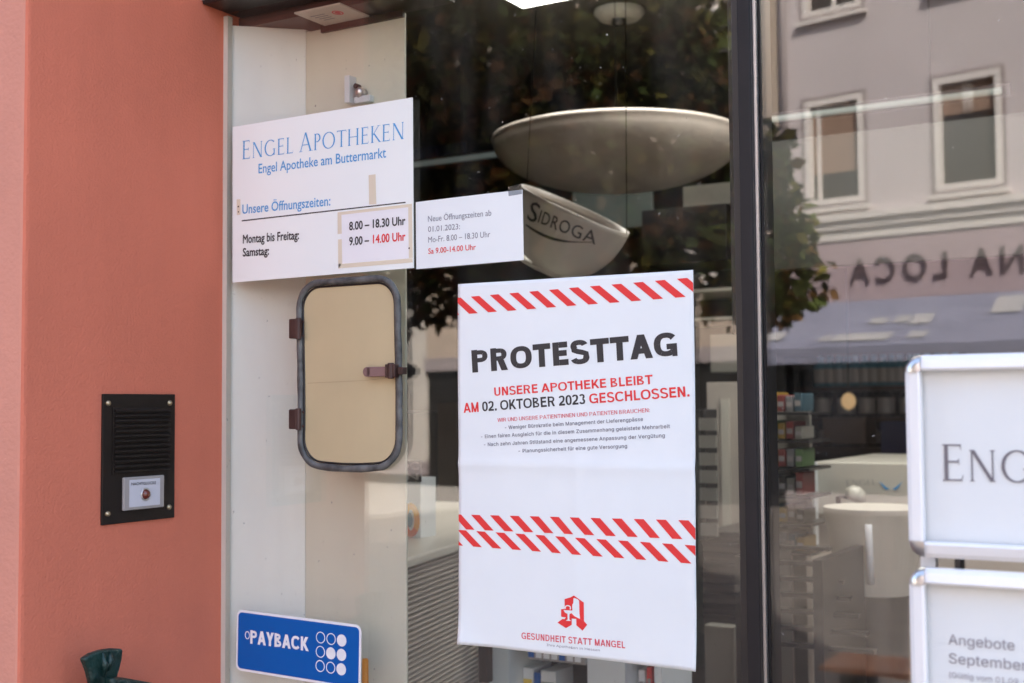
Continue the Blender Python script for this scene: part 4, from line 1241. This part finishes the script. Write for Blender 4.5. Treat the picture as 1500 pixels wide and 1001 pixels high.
def window(parent, x0, x1, z0, z1, blind=None, bar=.5):
    wn = MB()
    wd = .085
    wn.box(x0, x0 + wd, -.03, .14, z0, z1); wn.box(x1 - wd, x1, -.03, .14, z0, z1)
    wn.box(x0 + wd, x1 - wd, -.03, .14, z1 - wd, z1); wn.box(x0 + wd, x1 - wd, -.03, .14, z0, z0 + wd)
    if bar: wn.box(x0 + bar * (x1 - x0) - .03, x0 + bar * (x1 - x0) + .03, .07, .13, z0 + wd, z1 - wd)
    wf = wn.build('window', M['trim'], parent)
    su = MB()
    su.box(x0 - .06, x0 - .001, -.012, .05, z0 - .06, z1 + .06); su.box(x1 + .001, x1 + .06, -.012, .05, z0 - .06, z1 + .06)
    su.box(x0 - .001, x1 + .001, -.012, .05, z1 + .001, z1 + .06)
    su.build('surround', M['shade'], wf)
    MB().box(x0 + wd, x1 - wd, .10, .11, z0 + wd, z1 - wd).build('glazing', M['winglass'], wf)
    if blind: MB().box(x0 + wd + .01, x1 - wd - .01, .085, .095, z0 + wd + blind * (z1 - z0), z1 - wd - .01).build('blind', M['curtain'], wf)
    MB().box(x0 - .1, x1 + .1, -.10, .05, z0 - .12, z0 - .061).build('sill', M['trim'], wf)
wins = []
for k in range(6):
    sxx = .47 - 2.02 * (k)
    for zz in ((4.56, 6.16), (7.46, 9.06)): wins.append((sxx, sxx + .95, *zz))
wall_with_holes(-10.5, 1.85, 4.38, 10.4, wins, .3, M['facade'], pale)
cw_ = MB()
for k in range(3): cw_.tube([(-1.10 + k * .05, .092, 5.62), (-1.10 + k * .05, .092, 6.06)], .018, 8)
cw_.build('curtain', M['trim'], pale, smooth=True)
for i, h in enumerate(wins): window(pale, *h, blind=(.25 if i % 4 == 0 else (.62 if i % 4 == 2 else None)), bar=(.5 if i % 2 else (.80 if i % 4 == 0 else None)))
MB().box(-10.5, 1.85, -.02, .3, 2.2, 3.999).build('sign_band', M['facadelow'], pale)
cor = MB().box(-10.5, 1.85, -.16, .3, 4.28, 4.377); cor.box(-10.5, 1.85, -.10, .3, 4.16, 4.279); cor.box(-10.5, 1.85, -.05, .3, 4.0, 4.159)
cor.build('cornice', M['trim'], pale)
dp_ = MB().tube([(1.72, -.09, 4.40), (1.72, -.09, 10.35)], .05, 10)
dp_.build('downpipe', M['shade'], pale, smooth=True)
cor = MB().box(-10.5, 1.85, -.35, .3, 10.4, 10.7); cor.build('eaves', M['trim'], pale)
MB().prism([(-.5, 10.7), (4, 14.5), (8.5, 10.7)], lambda a, b, d: Vector((d, a, b)), -10.6, 1.9).build('roof', M['roof'], pale)
MB().box(-10.5, 1.85, .31, 8, .01, 10.4).build('body', M['facadebeige'], pale)
SHEET_DOWN = False
t = MB()
put(t, 'UNA LOCA', lambda a, b, d: Vector((a, -.03 - d, b)), (-2.22, 3.34), (.72, 3.34), .36, off=.006, space=1.35, d=.03)
lt = t.build('lettering', M['letter'], pale)
so = lt.modifiers.new('solid', 'SOLIDIFY'); so.thickness = .03
SHEET_DOWN = True
for k in range(5):
    x = 1.7 - k * 2.45
    fr2 = MB(); fr2.box(x - 2.3, x - 2.2, .0, .2, .25, 2.19); fr2.box(x - .1, x, .0, .2, .25, 2.19); fr2.box(x - 2.2, x - .1, .0, .2, 2.08, 2.19); fr2.box(x - 2.2, x - .1, .0, .2, .25, .5)
    f_ = fr2.build('shop_window', M['shopfront'], pale)
    MB().box(x - 2.2, x - .1, .1, .11, .5, 2.08).build('glazing', M['winglass'], f_)
MB().box(-10.5, 1.85, -.03, .3, .0, .249).build('plinth', M['shade'], pale)
aw = frame_thing('awning', 'blue grey cloth awning with pale printed patches over the shopfront opposite', 'awning', OR, RZ)
ax0, ax1 = -6.5, 1.80
vs = []
for k in range(9):
    q_ = k / 8
    for x in (ax0, ax1): vs.append((x, -.03 - 1.25 * q_, 3.08 - .72 * q_ - .05 * math.sin(math.pi * q_)))
mb = MB().add(vs, [(2 * k, 2 * k + 1, 2 * k + 3, 2 * k + 2) for k in range(8)])
mb.add([(ax0, -1.28, 2.36), (ax1, -1.28, 2.36), (ax1, -1.285, 2.14), (ax0, -1.285, 2.14)], [(0, 1, 2, 3)])
c_ = mb.build('cloth', M['awning'], aw); so = c_.modifiers.new('solid', 'SOLIDIFY'); so.thickness = .015
t = MB()
afn = lambda a, q_, d: Vector((a, -.03 - 1.25 * q_, 3.10 - .72 * q_ - .05 * math.sin(math.pi * q_) + d))
for a, b, q0, q1 in ((-.35, .5, .72, .9), (-.75, -.45, .35, .55), (-.42, -.2, .36, .5), (-.1, .15, .38, .5), (1.35, 1.75, .6, .8), (-1.9, -1.5, .1, .4), (.55, .7, .74, .88), (-.85, -.6, .72, .88)):
    n = 4
    for j in range(n):
        f0, f1_ = q0 + (q1 - q0) * j / n, q0 + (q1 - q0) * (j + 1) / n
        t.add([afn(a, f0, .006), afn(b, f0, .006), afn(b, f1_, .006), afn(a, f1_, .006)], [(0, 1, 2, 3)])
t.build('printed_patch', mat('pale_cloth_print', (.42, .41, .42), .9), aw)
t = MB()
for x in (ax0 + .3, ax1 - .3): t.tube([(x, -.03, 2.4), (x, -1.25, 2.35)], .02, 8)
t.build('arm', M['shade'], aw)

def plain_house(label, s0, s1, H, mt, lowz=2.5, wz=((3.6, 5.2), (6.4, 8.0)), name='townhouse', ww=1.0, sp=2.2):
    b = frame_thing(name, label, 'building', OR, RZ)
    hs = []
    n = int((s1 - s0 - .8) // sp)
    for k in range(n):
        x = s0 + .7 + k * sp
        for z in wz: hs.append((x, x + ww, *z))
    wall_with_holes(s0, s1, lowz, H, hs, .3, mt, b)
    for h in hs: window(b, *h)
    MB().box(s0, s1, -.06, .3, lowz - .25, lowz - .001).build('shop_fascia', M['shade'], b)
    MB().box(s0, s1, .05, .3, .01, lowz - .251).build('shopfront', M['shopfront'], b)
    MB().box(s0, s1, .31, 8, .01, H).build('body', mt, b)
    MB().box(s0, s1, -.3, .3, H + .002, H + .25).build('eaves', M['trim'], b)
    MB().prism([(-.4, H + .25), (4, H + 3.6), (8.4, H + .25)], lambda a, b_, d: Vector((d, a, b_)), s0, s1).build('roof', M['roof'], b)
    return b
plain_house('beige townhouse with white framed windows left of the pale one', 1.86, 9.6, 10.0, M['facadebeige'])
plain_house('long pale rendered house with bare lower walls at the end of the row', 9.61, 34, 10.5, M['pale'], lowz=.5, wz=((7.2, 8.8),), sp=3.0)  # lower walls kept bare and pale to brighten what the left pane mirrors
tag(MB().box(5.5, 34, -5.5, -.08, -.05, .06, T=Matrix.Translation(OR) @ Matrix.Rotation(RZ, 4, 'Z')).build('reflector_pavement', mat('pale_reflector_pavement', (.42, .39, .35), .8, vary=.08, vscale=2)), kind='structure')  # pale strip added so its mirrored brightness lightens the left pane

sb = thing('sun_patch_bench', 'low timber bench added in the street as the sunlit patch mirrored low in the right pane', 'bench', (0, -5.4, 0))
for k in range(4): MB().box(-.80, .85, -5.58 + k * .105, -5.485 + k * .105, .215, .245).build('seat_slat', M['wood'], sb, bev=.004)  # bench added so its reflection stands in for a patch of sunlit ground
for x in (-.65, .7): MB().box(x - .05, x + .05, -5.56, -5.19, .0, .214).build('leg', M['graphite'], sb)

# street tree
tv = lambda u, v, dist: (lambda p: Vector((p.x, -p.y, p.z)))(CAM + (FWD + RGT * ((u - 750) / CF) - UPV * ((v - 500.5) / CF)) * dist)
base = tv(830, 300, 8.5)
tr = thing('street_tree', 'leafy street tree standing before the shop and mirrored dark in the glass', 'tree', (base.x, base.y, 0))
t = MB()
top = tv(840, 40, 8.5)
t.tube([(base.x, base.y, -.05), (base.x + .02, base.y, .3), (base.x - .02, base.y + .02, 1.4), (base.x + .05, base.y, 2.3), tuple(top)], .12, 12, rr=[.17, .13, .12, .11, .05])
for u, v in ((640, 180), (1000, 200), (1120, 330), (720, 330), (930, 30), (700, -60)):
    e = tv(u, v, 8.5 + random.uniform(-.5, .6)); s_ = Vector((base.x + .03, base.y, 2.0 + random.uniform(0, .8)))
    md = (s_ + e) / 2 + Vector((0, 0, .12))
    t.tube([s_, md, e], .04, 8, rr=[.05, .035, .012])
t.build('trunk', M['bark'], tr, smooth=True)
clumps = [(640, 130, 190), (760, 60, 220), (900, 20, 190), (700, 300, 165), (830, 230, 200), (940, 180, 160), (900, 340, 130), (1000, 300, 110), (760, 400, 90), (650, 410, 70), (620, 300, 110),
          (1060, 290, 85), (1110, 340, 80), (1150, 395, 70), (1100, 430, 60), (1155, 350, 45), (1045, 170, 52), (1000, 120, 80), (960, 30, 75), (1120, 230, 40), (1030, 390, 80), (1095, 270, 60),
          (760, -160, 260), (940, -150, 130), (540, 300, 150), (480, 140, 190), (560, 420, 75), (1125, 205, 34), (1130, 285, 46), (560, 20, 170), (600, -140, 200), (1140, 450, 34)]
leafmats = []
for nm, c_, tcol in (('leaf_dark', (.085, .10, .03), 0), ('leaf_olive', (.20, .18, .04), 0), ('leaf_brown', (.19, .10, .035), 0), ('leaf_green', (.13, .17, .045), 0)):
    leafmats.append(mat(nm, c_, .7, spec=.15))
lv_, lf_, lm_ = [], [], []
wts = [r * r for _, _, r in clumps]
for _ in range(30000):
    u, v, r = random.choices(clumps, wts)[0]
    dist0 = 8.5 + (hash((u, v)) % 100 - 50) / 60
    ctr = tv(u, v, dist0)
    R_ = r * dist0 / CF
    while True:
        q_ = Vector((random.uniform(-1, 1), random.uniform(-1, 1), random.uniform(-1, 1)))
        if q_.length <= 1: break
    q_ = q_ * (q_.length ** -.35 if q_.length > .02 else 1)
    p = ctr + q_ * R_
    L = random.uniform(.07, .13)
    d1 = Vector((random.gauss(0, 1), random.gauss(0, 1), random.gauss(-.5, .7))).normalized()
    d2 = d1.orthogonal().normalized()
    d2 = Matrix.Rotation(random.uniform(0, 6.28), 3, d1) @ d2
    nn = d1.cross(d2)
    i = len(lv_)
    wl_ = L * random.uniform(.32, .45)
    lv_ += [p, p + d1 * L * .45 + d2 * wl_ + nn * L * .1, p + d1 * L, p + d1 * L * .45 - d2 * wl_ + nn * L * .1]
    lf_ += [(i, i + 1, i + 2), (i, i + 2, i + 3)]
    mi = 2 if (q_.z < -.3 and random.random() < .5) else random.choices([0, 1, 2, 3], [4, 2, 1, 2])[0]
    lm_ += [mi, mi]
mb = MB(); mb.v, mb.f, mb.m = lv_, lf_, lm_
mb.build('crown', leafmats, tr)
